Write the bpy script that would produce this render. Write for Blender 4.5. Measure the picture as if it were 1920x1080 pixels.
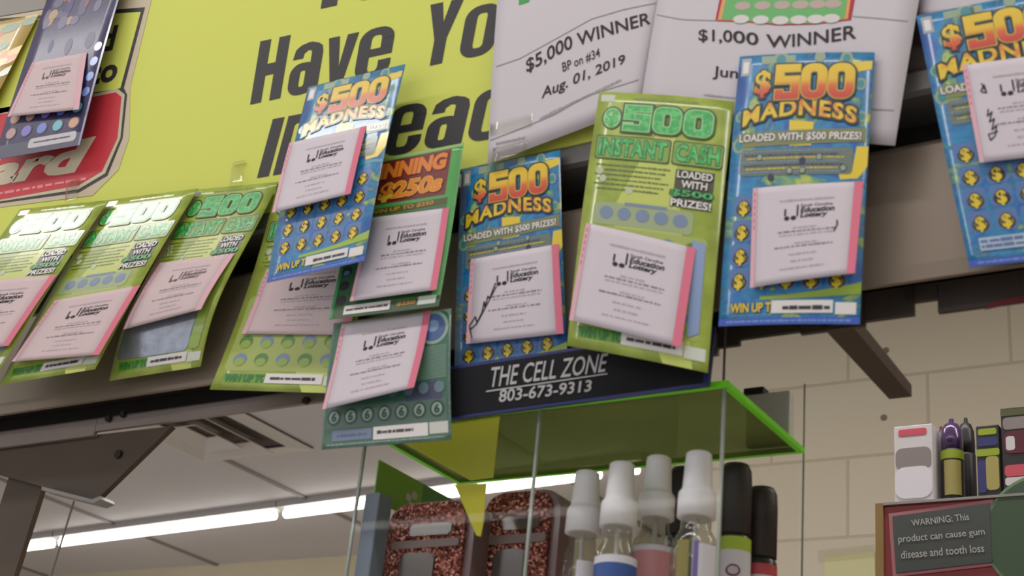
import bpy, bmesh, math, random
from mathutils import Vector, Matrix
random.seed(7)
for o in list(bpy.data.objects): bpy.data.objects.remove(o)
SC = bpy.context.scene
COL = SC.collection
CAMZ = 1.20
# ------------------------------------------------------------------ camera
YAW, PITCH, ROLL, F = 0.58762776, 0.43108838, -0.10613445, 2795.85
def Rz(a): return Matrix.Rotation(a, 3, 'Z')
def Rx(a): return Matrix.Rotation(a, 3, 'X')
RR = Matrix(((math.cos(ROLL), 0, math.sin(ROLL)), (0, 1, 0), (-math.sin(ROLL), 0, math.cos(ROLL))))
CM = Rz(YAW) @ Rx(PITCH) @ RR          # columns: right, forward, up
O = Vector((0, 0, CAMZ))
cd = bpy.data.cameras.new('camera'); cam = bpy.data.objects.new('camera', cd); COL.objects.link(cam)
r_, f_, u_ = CM.col[0], CM.col[1], CM.col[2]
rot = Matrix((r_, u_, -f_)).transposed()
cam.matrix_world = Matrix.Translation(O) @ rot.to_4x4()
cd.sensor_width = 36; cd.lens = F / 1920 * 36; cd.clip_start = .02; cd.clip_end = 60
cd.dof.use_dof = True; cd.dof.focus_distance = 1.9; cd.dof.aperture_fstop = 14.0
SC.camera = cam
SC.cycles.transparent_max_bounces = 32
# ------------------------------------------------------------------ world, light, exposure
w = bpy.data.worlds.new('world'); SC.world = w; w.use_nodes = True
w.node_tree.nodes['Background'].inputs[0].default_value = (.86, .90, 1, 1)
w.node_tree.nodes['Background'].inputs[1].default_value = .72
SC.view_settings.view_transform = 'Standard'; SC.view_settings.look = 'None'
SC.view_settings.exposure = -0.06; SC.view_settings.gamma = 1
SC.view_settings.use_curve_mapping = False
CEIL = CAMZ + 1.72
TUBE_E = 5.0
AREA_W = 14.0
ROWS = ((.18, .62), (-3.15, .75), (1.95, .8))

def ray(x, y): return CM @ Vector(((x - 960) / F, 1, (540 - y) / F))
def atY(x, y, Y):
    r = ray(x, y); return O + r * (Y / r.y)
def atZ(x, y, Z):
    r = ray(x, y); return O + r * ((Z - CAMZ) / r.z)
def atX(x, y, X):
    r = ray(x, y); return O + r * (X / r.x)
def pix(P):
    c = CM.transposed() @ (Vector(P) - O); return (960 + F * c.x / c.y, 540 - F * c.z / c.y)

# ------------------------------------------------------------------ materials
def lin(c):
    return tuple(((v / 255) / 12.92 if v <= 10 else ((v / 255 + .055) / 1.055) ** 2.4) for v in c)
MATS = {}
def mat(name, rgb, rough=.5, metal=0, coat=0, coat_r=.1, noise=0, nscale=60, spec=.5, bump=0, sheen=0):
    if name in MATS: return MATS[name]
    m = bpy.data.materials.new(name); m.use_nodes = True; nt = m.node_tree; b = nt.nodes['Principled BSDF']
    c = lin(rgb) + (1,)
    b.inputs['Base Color'].default_value = c; b.inputs['Roughness'].default_value = rough
    b.inputs['Metallic'].default_value = metal; b.inputs['Specular IOR Level'].default_value = spec
    b.inputs['Coat Weight'].default_value = coat; b.inputs['Coat Roughness'].default_value = coat_r
    if noise or bump:
        tc = nt.nodes.new('ShaderNodeTexCoord'); n = nt.nodes.new('ShaderNodeTexNoise')
        n.inputs['Scale'].default_value = nscale; n.inputs['Detail'].default_value = 4
        nt.links.new(tc.outputs['Object'], n.inputs['Vector'])
        if noise:
            mx = nt.nodes.new('ShaderNodeMix'); mx.data_type = 'RGBA'
            mx.inputs[6].default_value = tuple(v * (1 - noise) for v in c[:3]) + (1,)
            mx.inputs[7].default_value = tuple(min(1, v * (1 + noise)) for v in c[:3]) + (1,)
            nt.links.new(n.outputs['Fac'], mx.inputs[0]); nt.links.new(mx.outputs[2], b.inputs['Base Color'])
        if bump:
            bp = nt.nodes.new('ShaderNodeBump'); bp.inputs['Strength'].default_value = bump; bp.inputs['Distance'].default_value = .002
            nt.links.new(n.outputs['Fac'], bp.inputs['Height']); nt.links.new(bp.outputs[0], b.inputs['Normal'])
    MATS[name] = m; return m
def ink(rgb, coat=.8, r=.14):
    return mat('ink_%d_%d_%d_%d' % (rgb + (int(coat * 10),)), rgb, .45, coat=coat, coat_r=r)
def flat(rgb): return mat('print_%d_%d_%d' % rgb, rgb, .7, spec=.3)
def gradient(name, stops, axis='V', noise=0, scale=5, coat=.8, distort=.6, aspect=2):
    """printed artwork colour laid out over a sheet's own UV map"""
    if name in MATS: return MATS[name]
    m = bpy.data.materials.new(name); m.use_nodes = True; nt = m.node_tree; b = nt.nodes['Principled BSDF']
    b.inputs['Roughness'].default_value = .45; b.inputs['Coat Weight'].default_value = coat; b.inputs['Coat Roughness'].default_value = .14
    tc = nt.nodes.new('ShaderNodeTexCoord'); sep = nt.nodes.new('ShaderNodeSeparateXYZ'); ramp = nt.nodes.new('ShaderNodeValToRGB')
    mp = nt.nodes.new('ShaderNodeMapping'); mp.inputs['Scale'].default_value = (1, aspect, 1)
    nt.links.new(tc.outputs['UV'], mp.inputs[0])
    if axis == 'N':
        n = nt.nodes.new('ShaderNodeTexNoise'); n.inputs['Scale'].default_value = scale; n.inputs['Detail'].default_value = 3
        n.inputs['Distortion'].default_value = distort
        nt.links.new(mp.outputs[0], n.inputs['Vector']); src = n.outputs['Fac']
    else:
        nt.links.new(tc.outputs['UV'], sep.inputs[0]); src = sep.outputs['Y' if axis == 'V' else 'X']
        if noise:
            n = nt.nodes.new('ShaderNodeTexNoise'); n.inputs['Scale'].default_value = scale; n.inputs['Detail'].default_value = 3
            nt.links.new(mp.outputs[0], n.inputs['Vector'])
            a = nt.nodes.new('ShaderNodeMath'); a.operation = 'MULTIPLY_ADD'; a.inputs[1].default_value = noise
            nt.links.new(n.outputs['Fac'], a.inputs[0]); nt.links.new(src, a.inputs[2])
            s = nt.nodes.new('ShaderNodeMath'); s.operation = 'SUBTRACT'; s.inputs[1].default_value = noise / 2
            nt.links.new(a.outputs[0], s.inputs[0]); src = s.outputs[0]
    nt.links.new(src, ramp.inputs[0])
    el = ramp.color_ramp.elements
    while len(el) > 1: el.remove(el[0])
    el[0].position = stops[0][0]; el[0].color = lin(stops[0][1]) + (1,)
    for p, c in stops[1:]:
        e = el.new(p); e.color = lin(c) + (1,)
    nt.links.new(ramp.outputs[0], b.inputs['Base Color'])
    MATS[name] = m; return m
def clear(name, tint, glossy_f=1.0, rough=.02, diffuse=None, dmix=0, trans=None):
    """thin clear plastic: see-through with a fresnel sheen"""
    m = bpy.data.materials.new(name); m.use_nodes = True; nt = m.node_tree; nt.nodes.clear()
    out = nt.nodes.new('ShaderNodeOutputMaterial'); tr = nt.nodes.new('ShaderNodeBsdfTransparent'); gl = nt.nodes.new('ShaderNodeBsdfGlossy')
    fr = nt.nodes.new('ShaderNodeFresnel'); fr.inputs[0].default_value = 1.35; mx = nt.nodes.new('ShaderNodeMixShader')
    tr.inputs[0].default_value = tuple(tint) + (1,); gl.inputs['Roughness'].default_value = rough
    mu = nt.nodes.new('ShaderNodeMath'); mu.operation = 'MULTIPLY'; mu.inputs[1].default_value = glossy_f
    ge = nt.nodes.new('ShaderNodeNewGeometry'); bf = nt.nodes.new('ShaderNodeMath'); bf.operation = 'SUBTRACT'; bf.inputs[0].default_value = 1
    nt.links.new(ge.outputs['Backfacing'], bf.inputs[1]); m3 = nt.nodes.new('ShaderNodeMath'); m3.operation = 'MULTIPLY'
    nt.links.new(fr.outputs[0], mu.inputs[0]); nt.links.new(mu.outputs[0], m3.inputs[0]); nt.links.new(bf.outputs[0], m3.inputs[1]); nt.links.new(m3.outputs[0], mx.inputs[0])
    base = tr.outputs[0]
    if dmix:
        df = nt.nodes.new('ShaderNodeBsdfDiffuse'); df.inputs[0].default_value = tuple(diffuse) + (1,)
        if trans:
            t2 = nt.nodes.new('ShaderNodeBsdfTranslucent'); t2.inputs[0].default_value = tuple(trans) + (1,)
            a = nt.nodes.new('ShaderNodeMixShader'); a.inputs[0].default_value = .6
            nt.links.new(df.outputs[0], a.inputs[1]); nt.links.new(t2.outputs[0], a.inputs[2]); dfo = a.outputs[0]
        else: dfo = df.outputs[0]
        m2 = nt.nodes.new('ShaderNodeMixShader'); m2.inputs[0].default_value = dmix
        nt.links.new(tr.outputs[0], m2.inputs[1]); nt.links.new(dfo, m2.inputs[2]); base = m2.outputs[0]
    nt.links.new(base, mx.inputs[1]); nt.links.new(gl.outputs[0], mx.inputs[2]); nt.links.new(mx.outputs[0], out.inputs[0])
    MATS[name] = m; return m
def emis(name, col, s):
    m = bpy.data.materials.new(name); m.use_nodes = True; b = m.node_tree.nodes['Principled BSDF']
    b.inputs['Base Color'].default_value = (.8, .8, .8, 1)
    b.inputs['Emission Color'].default_value = tuple(col) + (1,); b.inputs['Emission Strength'].default_value = s
    return m

# ------------------------------------------------------------------ object helpers
def tag(o, label=None, cat=None, group=None, kind=None):
    if label: o['label'] = label
    if cat: o['category'] = cat
    if group: o['group'] = group
    if kind: o['kind'] = kind
    return o
def link(name, bm, mats, parent=None, smooth=False, fixn=True):
    if fixn: bmesh.ops.recalc_face_normals(bm, faces=bm.faces[:])
    me = bpy.data.meshes.new(name); bm.to_mesh(me); bm.free()
    for m in (mats if isinstance(mats, (list, tuple)) else [mats]): me.materials.append(m)
    if smooth:
        for p in me.polygons: p.use_smooth = True
    o = bpy.data.objects.new(name, me); COL.objects.link(o)
    if parent:
        o.parent = parent; o.matrix_parent_inverse = Matrix.Translation(-Vector(parent.location))
    return o
def empty(name, loc):
    o = bpy.data.objects.new(name, None); COL.objects.link(o); o.location = loc; o.empty_display_size = .02; return o
def boxm(bm, lo, hi, mi=0, bev=0):
    vs = [bm.verts.new((x, y, z)) for x in (lo[0], hi[0]) for y in (lo[1], hi[1]) for z in (lo[2], hi[2])]
    fs = []
    for q in ((0, 1, 3, 2), (4, 6, 7, 5), (0, 4, 5, 1), (2, 3, 7, 6), (0, 2, 6, 4), (1, 5, 7, 3)):
        f = bm.faces.new([vs[i] for i in q]); f.material_index = mi; fs.append(f)
    if bev:
        es = list({e for f in fs for e in f.edges})
        r = bmesh.ops.bevel(bm, geom=es, offset=bev, segments=2, affect='EDGES', profile=.5)
        for f in r['faces']: f.material_index = mi
    return vs
def boxo(name, lo, hi, m, parent=None, bev=0):
    bm = bmesh.new(); boxm(bm, lo, hi, 0, bev); return link(name, bm, m, parent)
def hexa(bm, front, back, mi=0):
    """solid between two matching polygons"""
    a = [bm.verts.new(p) for p in front]; b = [bm.verts.new(p) for p in back]; n = len(a)
    fs = [bm.faces.new(a), bm.faces.new(b[::-1])]
    for i in range(n): fs.append(bm.faces.new((a[i], b[i], b[(i + 1) % n], a[(i + 1) % n])))
    for f in fs: f.material_index = mi
def lathe(bm, c, prof, n=28, mi=0):
    rings = []
    for r, z in prof:
        rings.append([bm.verts.new((c[0] + r * math.cos(2 * math.pi * i / n), c[1] + r * math.sin(2 * math.pi * i / n), c[2] + z)) for i in range(n)])
    for a, b in zip(rings, rings[1:]):
        for i in range(n):
            f = bm.faces.new((a[i], a[(i + 1) % n], b[(i + 1) % n], b[i])); f.material_index = mi
    f = bm.faces.new(rings[0][::-1]); f.material_index = mi
    f = bm.faces.new(rings[-1]); f.material_index = mi
def tube(bm, pts, r, n=8, mi=0):
    rings = []
    for k, p in enumerate(pts):
        p = Vector(p); d = (Vector(pts[min(k + 1, len(pts) - 1)]) - Vector(pts[max(k - 1, 0)])).normalized()
        a = d.cross(Vector((0.3, .2, 1)) if abs(d.z) < .9 else Vector((1, 0, 0))).normalized(); b = d.cross(a)
        rings.append([bm.verts.new(p + r * (a * math.cos(6.2832 * i / n) + b * math.sin(6.2832 * i / n))) for i in range(n)])
    for a, b in zip(rings, rings[1:]):
        for i in range(n):
            f = bm.faces.new((a[i], a[(i + 1) % n], b[(i + 1) % n], b[i])); f.material_index = mi
    bm.faces.new(rings[0][::-1]).material_index = mi; bm.faces.new(rings[-1]).material_index = mi

# ------------------------------------------------------------------ 2D shapes (lists of (verts, faces))
TXT = {}
def text2d(body, off=0.0, shear=0.0, space=1.0):
    k = (body, off, shear, space)
    if k in TXT: return TXT[k]
    cu = bpy.data.curves.new('t', 'FONT'); cu.body = body; cu.offset = off; cu.shear = shear; cu.space_character = space
    cu.resolution_u = 3; cu.size = 1
    o = bpy.data.objects.new('t', cu); COL.objects.link(o); bpy.context.view_layer.update()
    dg = bpy.context.evaluated_depsgraph_get(); me = bpy.data.meshes.new_from_object(o.evaluated_get(dg))
    vs = [(v.co.x, v.co.y) for v in me.vertices]; fs = [tuple(p.vertices) for p in me.polygons]
    bpy.data.objects.remove(o); bpy.data.curves.remove(cu); bpy.data.meshes.remove(me)
    TXT[k] = (vs, fs); return TXT[k]
def bounds(vs):
    xs = [v[0] for v in vs]; ys = [v[1] for v in vs]; return min(xs), min(ys), max(xs), max(ys)
def xf(sh, fn): return ([fn(*v) for v in sh[0]], sh[1])
def disc(cx, cy, rx, ry=None, n=20):
    ry = ry or rx
    return ([(cx + rx * math.cos(2 * math.pi * i / n), cy + ry * math.sin(2 * math.pi * i / n)) for i in range(n)], [tuple(range(n))])
def rect(x0, y0, x1, y1): return ([(x0, y0), (x1, y0), (x1, y1), (x0, y1)], [(0, 1, 2, 3)])
def poly(*p): return (list(p), [tuple(range(len(p)))])
def rrect(x0, y0, x1, y1, r, n=5):
    pts = []
    for cx, cy, a in ((x1 - r, y1 - r, 0), (x0 + r, y1 - r, 90), (x0 + r, y0 + r, 180), (x1 - r, y0 + r, 270)):
        for i in range(n + 1):
            t = math.radians(a + 90 * i / n); pts.append((cx + r * math.cos(t), cy + r * math.sin(t)))
    return (pts, [tuple(range(len(pts)))])
def rrect2(x0, y0, x1, y1, rx, ry, n=6):
    pts = []
    for cx, cy, a in ((x1 - rx, y1 - ry, 0), (x0 + rx, y1 - ry, 90), (x0 + rx, y0 + ry, 180), (x1 - rx, y0 + ry, 270)):
        for i in range(n + 1):
            t = math.radians(a + 90 * i / n); pts.append((cx + rx * math.cos(t), cy + ry * math.sin(t)))
    return pts
def stroke(pts, w):
    vs, fs = [], []
    for a, b in zip(pts, pts[1:]):
        dx, dy = b[0] - a[0], b[1] - a[1]; L = math.hypot(dx, dy) or 1; nx, ny = -dy / L * w / 2, dx / L * w / 2
        ex, ey = dx / L * w * .3, dy / L * w * .3; k = len(vs)
        vs += [(a[0] + nx - ex, a[1] + ny - ey), (b[0] + nx + ex, b[1] + ny + ey), (b[0] - nx + ex, b[1] - ny + ey), (a[0] - nx - ex, a[1] - ny - ey)]
        fs.append((k, k + 1, k + 2, k + 3))
    return (vs, fs)
def smudge(x0, y0, x1, y1, rnd, gap=.25):
    """a line of print too small to read: word-length bars"""
    vs, fs = [], []; x = x0; h = y1 - y0
    while x < x1:
        wd = min(x1 - x, abs(h) * rnd.uniform(.8, 3.2)); k = len(vs); j = rnd.uniform(0, .25) * h
        vs += [(x, y0 + j), (x + wd, y0 + j), (x + wd, y1 - j * .5), (x, y1 - j * .5)]; fs.append((k, k + 1, k + 2, k + 3))
        x += wd + abs(h) * rnd.uniform(gap, gap * 3)
    return (vs, fs)

# ------------------------------------------------------------------ curved paper sheets with printing
class Sheet:
    """A real sheet of card/paper: four corners in space, bowed along its length.
       u runs left-right 0..1, v top-bottom 0..1, h = height in front of the face."""
    def __init__(s, quad, Ys, bow=0.0, ubow=0.0, peak=.5, W=10, H=20, base=None):
        s.W, s.H = W, H; s.bow, s.ubow, s.peak = bow, ubow, peak; s.base = base
        if base is None:
            P = [atY(q[0], q[1], y) for q, y in zip(quad, Ys)]
            s.P = P
            n = (P[1] - P[0]).cross(P[3] - P[0]).normalized()
            s.N = n if n.y < 0 else -n
        else:   # sheet lying on another sheet: quad in pixels, Ys = heights above it
            s.C = [base.find(q, h) for q, h in zip(quad, Ys)]; s.Hs = Ys
            s.N = base.N
    def S(s, u, v, h=0.0):
        if s.base is not None:
            C, Hs = s.C, s.Hs
            w = ((1 - u) * (1 - v), u * (1 - v), u * v, (1 - u) * v)
            bu = sum(a * c[0] for a, c in zip(w, C)); bv = sum(a * c[1] for a, c in zip(w, C)); hh = sum(a * k for a, k in zip(w, Hs))
            vv = min(max(v, 0), 1)
            return s.base.S(bu, bv, hh + s.bow * math.sin(math.pi * vv ** (math.log(.5) / math.log(s.peak))) + h)
        P = s.P
        a = P[0].lerp(P[1], u); b = P[3].lerp(P[2], u); p = a.lerp(b, v)
        vv = min(max(v, 0), 1); uu = min(max(u, 0), 1)
        g = math.sin(math.pi * vv ** (math.log(.5) / math.log(s.peak)))
        return p + s.N * (s.bow * g + s.ubow * 4 * uu * (1 - uu) + h)
    def find(s, px, h=0.0):
        u, v = .5, .5
        for _ in range(12):
            a = pix(s.S(u, v, h)); b = pix(s.S(u + 1e-3, v, h)); c = pix(s.S(u, v + 1e-3, h))
            j = ((b[0] - a[0]) * 1e3, (c[0] - a[0]) * 1e3, (b[1] - a[1]) * 1e3, (c[1] - a[1]) * 1e3)
            d = j[0] * j[3] - j[1] * j[2]
            if abs(d) < 1e-9: break
            ex, ey = px[0] - a[0], px[1] - a[1]
            u += (j[3] * ex - j[1] * ey) / d; v += (-j[2] * ex + j[0] * ey) / d
        return (u, v)
    def xy(s, px, h=0.0):
        u, v = s.find(px, h); return (u * s.W, v * s.H)

class Art:
    def __init__(s, sheet): s.sh = sheet; s.items = []; s.mats = []
    def mi(s, m):
        if m not in s.mats: s.mats.append(m)
        return s.mats.index(m)
    def add(s, shape, m, layer=1): s.items.append((shape, s.mi(m), layer)); return s
    def text(s, body, x0, y0, x1, y1, m, layer=2, off=0.0, shear=0.0, outlines=(), arch=0.0, skew=0.0, grow=0.0, space=1.0):
        """text fitted to box; y0 = top, y1 = baseline (y grows downward)"""
        ref = text2d(body, off, shear, space); bx = bounds(ref[0])
        def fn(x, y):
            t = (x - bx[0]) / (bx[2] - bx[0]); q = (y - bx[1]) / (bx[3] - bx[1])
            X = x0 + (x1 - x0) * t
            yb = y1 - arch * 4 * t * (1 - t) + skew * t; hh = (y1 - y0) * (1 + grow * t)
            return (X, yb - hh * q)
        for k, (extra, om) in enumerate(outlines):
            s.add(xf(text2d(body, off + extra, shear, space), fn), om, layer + k * .5 - .5 * len(outlines))
        s.add(xf(ref, fn), m, layer)
    def strip(s, body, base, top, m, layer=2, off=0.0, shear=0.0):
        """text between two pixel polylines (baseline, top line)"""
        B = [s.sh.xy(p) for p in base]; T = [s.sh.xy(p) for p in top]
        ref = text2d(body, off, shear); bx = bounds(ref[0]); n = len(B) - 1
        def at(P, t):
            q = t * n; i = max(0, min(n - 1, int(q))); f = q - i
            return (P[i][0] + (P[i + 1][0] - P[i][0]) * f, P[i][1] + (P[i + 1][1] - P[i][1]) * f)
        def fn(x, y):
            t = (x - bx[0]) / (bx[2] - bx[0]); q = (y - bx[1]) / (bx[3] - bx[1]); a = at(B, t); b = at(T, t)
            return (a[0] + (b[0] - a[0]) * q, a[1] + (b[1] - a[1]) * q)
        s.add(xf(ref, fn), m, layer)
    def build(s, name, basemat, parent=None, nu=8, nv=24, thick=.0004, step=.00016, clip=True):
        sh = s.sh; W, H = sh.W, sh.H
        mats = [basemat] + s.mats
        bm = bmesh.new(); uvl = bm.loops.layers.uv.new('UVMap')
        def putuv(f, uvs):
            for lp, q in zip(f.loops, uvs): lp[uvl].uv = (q[0], 1 - q[1])
        G = [[bm.verts.new(sh.S(i / nu, j / nv, 0)) for i in range(nu + 1)] for j in range(nv + 1)]
        Bk = [[bm.verts.new(sh.S(i / nu, j / nv, -thick)) for i in range(nu + 1)] for j in range(nv + 1)]
        for j in range(nv):
            for i in range(nu):
                f = bm.faces.new((G[j][i], G[j + 1][i], G[j + 1][i + 1], G[j][i + 1])); f.smooth = True
                putuv(f, [(i / nu, j / nv), (i / nu, (j + 1) / nv), ((i + 1) / nu, (j + 1) / nv), ((i + 1) / nu, j / nv)])
                f = bm.faces.new((Bk[j][i], Bk[j][i + 1], Bk[j + 1][i + 1], Bk[j + 1][i])); f.smooth = True
        ring = [(0, i) for i in range(nu)] + [(j, nu) for j in range(nv)] + [(nv, i) for i in range(nu, 0, -1)] + [(j, 0) for j in range(nv, 0, -1)]
        for k in range(len(ring)):
            a, b = ring[k], ring[(k + 1) % len(ring)]
            bm.faces.new((G[a[0]][a[1]], G[b[0]][b[1]], Bk[b[0]][b[1]], Bk[a[0]][a[1]]))
        for (vs, fs), mi, layer in s.items:
            t = bmesh.new(); tv = [t.verts.new((x, y, 0)) for x, y in vs]
            for f in fs:
                try: t.faces.new([tv[i] for i in f])
                except ValueError: pass
            x0, y0, x1, y1 = bounds(vs)
            if clip:
                for co, no, need in (((0, 0, 0), (-1, 0, 0), x0 < 0), ((W, 0, 0), (1, 0, 0), x1 > W), ((0, 0, 0), (0, -1, 0), y0 < 0), ((0, H, 0), (0, 1, 0), y1 > H)):
                    if need: bmesh.ops.bisect_plane(t, geom=t.verts[:] + t.edges[:] + t.faces[:], plane_co=co, plane_no=no, clear_outer=True)
            if (y1 - y0) > H / nv * .5:
                for j in range(1, nv):
                    yy = j * H / nv
                    if y0 < yy < y1: bmesh.ops.bisect_plane(t, geom=t.verts[:] + t.edges[:] + t.faces[:], plane_co=(0, yy, 0), plane_no=(0, 1, 0))
            if (x1 - x0) > W / nu * .7:
                for i in range(1, nu):
                    xx = i * W / nu
                    if x0 < xx < x1: bmesh.ops.bisect_plane(t, geom=t.verts[:] + t.edges[:] + t.faces[:], plane_co=(xx, 0, 0), plane_no=(1, 0, 0))
            t.verts.ensure_lookup_table(); mp = {}
            for v in t.verts: mp[v.index] = (bm.verts.new(sh.S(v.co.x / W, v.co.y / H, step * layer)), (v.co.x / W, v.co.y / H))
            for f in t.faces:
                q = [mp[v.index] for v in f.verts]
                try: nf = bm.faces.new([a[0] for a in q])
                except ValueError: continue
                nf.material_index = mi + 1; putuv(nf, [a[1] for a in q])
                nf.normal_update()
                if nf.normal.dot(sh.N) < 0: nf.normal_flip()
            t.free()
        bm.normal_update()
        f0 = bm.faces[:][0]
        if f0.normal.dot(sh.N) < 0:
            for f in bm.faces[:]:
                if f.material_index == 0: f.normal_flip()
        return link(name, bm, mats, parent, fixn=False)
# ==================================================================== SETTING
def structure(o): o['kind'] = 'structure'; return o
m_ceil = mat('ceiling_paint', (222, 216, 216), .9, noise=.06, nscale=3, bump=.1)
def block_mat(name, rgb, joint, sc=1):
    m = bpy.data.materials.new(name); m.use_nodes = True; nt = m.node_tree; b = nt.nodes['Principled BSDF']
    b.inputs['Roughness'].default_value = .55
    tc = nt.nodes.new('ShaderNodeTexCoord'); sp = nt.nodes.new('ShaderNodeSeparateXYZ'); cb = nt.nodes.new('ShaderNodeCombineXYZ')
    nt.links.new(tc.outputs['Object'], sp.inputs[0])
    ad = nt.nodes.new('ShaderNodeMath'); ad.operation = 'ADD'
    nt.links.new(sp.outputs['X'], ad.inputs[0]); nt.links.new(sp.outputs['Y'], ad.inputs[1])
    nt.links.new(ad.outputs[0], cb.inputs['X']); nt.links.new(sp.outputs['Z'], cb.inputs['Y'])
    br = nt.nodes.new('ShaderNodeTexBrick'); br.offset = .5; br.squash = 1
    br.inputs['Scale'].default_value = 1; br.inputs['Brick Width'].default_value = .4; br.inputs['Row Height'].default_value = .2
    br.inputs['Mortar Size'].default_value = .0045; br.inputs['Mortar Smooth'].default_value = .3
    br.inputs['Color1'].default_value = lin(rgb) + (1,); br.inputs['Color2'].default_value = tuple(v * .95 for v in lin(rgb)) + (1,)
    br.inputs['Mortar'].default_value = lin(joint) + (1,)
    nt.links.new(cb.outputs[0], br.inputs['Vector']); nt.links.new(br.outputs['Color'], b.inputs['Base Color'])
    n = nt.nodes.new('ShaderNodeTexNoise'); n.inputs['Scale'].default_value = 60
    nt.links.new(tc.outputs['Object'], n.inputs['Vector'])
    m1 = nt.nodes.new('ShaderNodeMath'); m1.operation = 'MULTIPLY_ADD'; m1.inputs[1].default_value = -6
    nt.links.new(br.outputs['Fac'], m1.inputs[0]); nt.links.new(n.outputs['Fac'], m1.inputs[2])
    bp = nt.nodes.new('ShaderNodeBump'); bp.inputs['Strength'].default_value = .3; bp.inputs['Distance'].default_value = .002
    nt.links.new(m1.outputs[0], bp.inputs['Height']); nt.links.new(bp.outputs[0], b.inputs['Normal'])
    return m
m_block = block_mat('painted_block', (204, 193, 170), (184, 170, 146))
m_wall = mat('cream_paint', (212, 200, 172), .8, noise=.05, nscale=4)
m_floor = mat('floor_tile', (196, 196, 198), .4, noise=.1, nscale=8)
XL, XR, YB, YF = -9.0, 2.2, 5.42, -4.5
WY = 3.35
j0 = atY(1590, 1006, WY); J = atY(1590, 858, WY)
wx = atY(1266, 900, WY).x
structure(boxo('floor', (XL, YF, -.1), (XR, YB + .1, 0), m_floor))
structure(boxo('ceiling', (XL, YF, CEIL), (XR, YB + .1, CEIL + .1), m_ceil))
structure(boxo('wall_far', (XL, YB, 0), (wx, YB + .1, CEIL), m_wall))
structure(boxo('wall_left', (XL - .1, YF, 0), (XL, YB + .1, CEIL), m_wall))
structure(boxo('wall_right', (XR, YF, 0), (XR + .1, WY, CEIL), m_wall))
# block wall, its own origin so that the joints fall where they do
bm = bmesh.new(); boxm(bm, (wx - J.x, 0, -J.z), (XR - J.x, .14, CEIL - J.z))
wb = link('wall_back', bm, m_block); wb.location = (J.x, WY, J.z); structure(wb)
structure(boxo('wall_alcove', (wx, WY + .14, 0), (wx + .14, YB + .1, CEIL), m_wall))
# ceiling grid bars
m_grid = mat('ceiling_grid', (150, 143, 138), .6)
g0 = atZ(600, 945, CEIL); gl = atZ(560, 975, CEIL)
k = 1
for xx in (g0.x - 2.44, g0.x - 1.22, g0.x, g0.x + 1.22):
    structure(boxo('trim_%d' % k, (xx - .012, YF, CEIL - .008), (xx + .012, YB, CEIL), m_grid)); k += 1
# the wall note, left of the tobacco rack
# ------------------------------------------------------------------ fluorescent row in view
tm = emis('tube_glow', (1, .97, .93), TUBE_E); hm = mat('lamp_housing', (190, 185, 180), .5)
L0 = atZ(40, 1027, CEIL - .05); L1 = atZ(1212, 877, CEIL - .05); LY = (L0.y + L1.y) / 2
LV = (L1 - L0).normalized(); cuts = [(atZ(px, py, CEIL - .05) - L0).dot(LV) for px, py in ((38, 1027), (108, 1019), (543, 972), (893, 923), (1142, 888), (1216, 880))]
for i, (a, b) in enumerate(zip(cuts, cuts[1:])):
    wh = ('leftmost short end beside the steel post', 'long tube below the steel bracket', 'tube left of the clear box', 'tube seen through the clear box', 'short end behind the white spray caps')[i]
    mid = L0 + LV * ((a + b) / 2); hl = (b - a) / 2; side = Vector((-LV.y, LV.x, 0))
    t = empty('fluorescent_light', (mid.x, mid.y, CEIL - .03))
    tag(t, 'lit white fluorescent tube light on the grey ceiling, ' + wh, 'ceiling light', 'fluorescent lights in the ceiling row')
    bm = bmesh.new()
    def cr(h_, z_): return [Vector((mid.x, mid.y, z_)) + LV * (sx_ * (h_)) + side * (sy_ * .035) for sx_, sy_ in ((-1, -1), (1, -1), (1, 1), (-1, 1))]
    hexa(bm, cr(hl - .004, CEIL - .028), cr(hl - .004, CEIL - .0005)); hs_ = link('housing', bm, hm, t)
    bm = bmesh.new(); p_, q_ = Vector((mid.x, mid.y, CEIL - .05)) - LV * (hl - .034), Vector((mid.x, mid.y, CEIL - .05)) + LV * (hl - .034)
    tube(bm, [p_, q_], .019, 14); link('tube', bm, tm, hs_, True)
# unseen strip rows: two set by highlights, last added to brighten the block wall
for j, (yy, kk) in enumerate(ROWS):
    for i, xx in enumerate((-6.3, -4.9, -3.5, -2.1, -.7, .7)):
        ld = bpy.data.lights.new('unseen_strip_lamp', 'AREA'); ld.shape = 'RECTANGLE'; ld.size = 1.25; ld.size_y = .11
        ld.energy = AREA_W * kk; ld.color = (1, .965, .93)
        lo = bpy.data.objects.new('unseen_strip_lamp', ld); COL.objects.link(lo); lo.location = (xx, yy, CEIL - .02)
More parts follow.
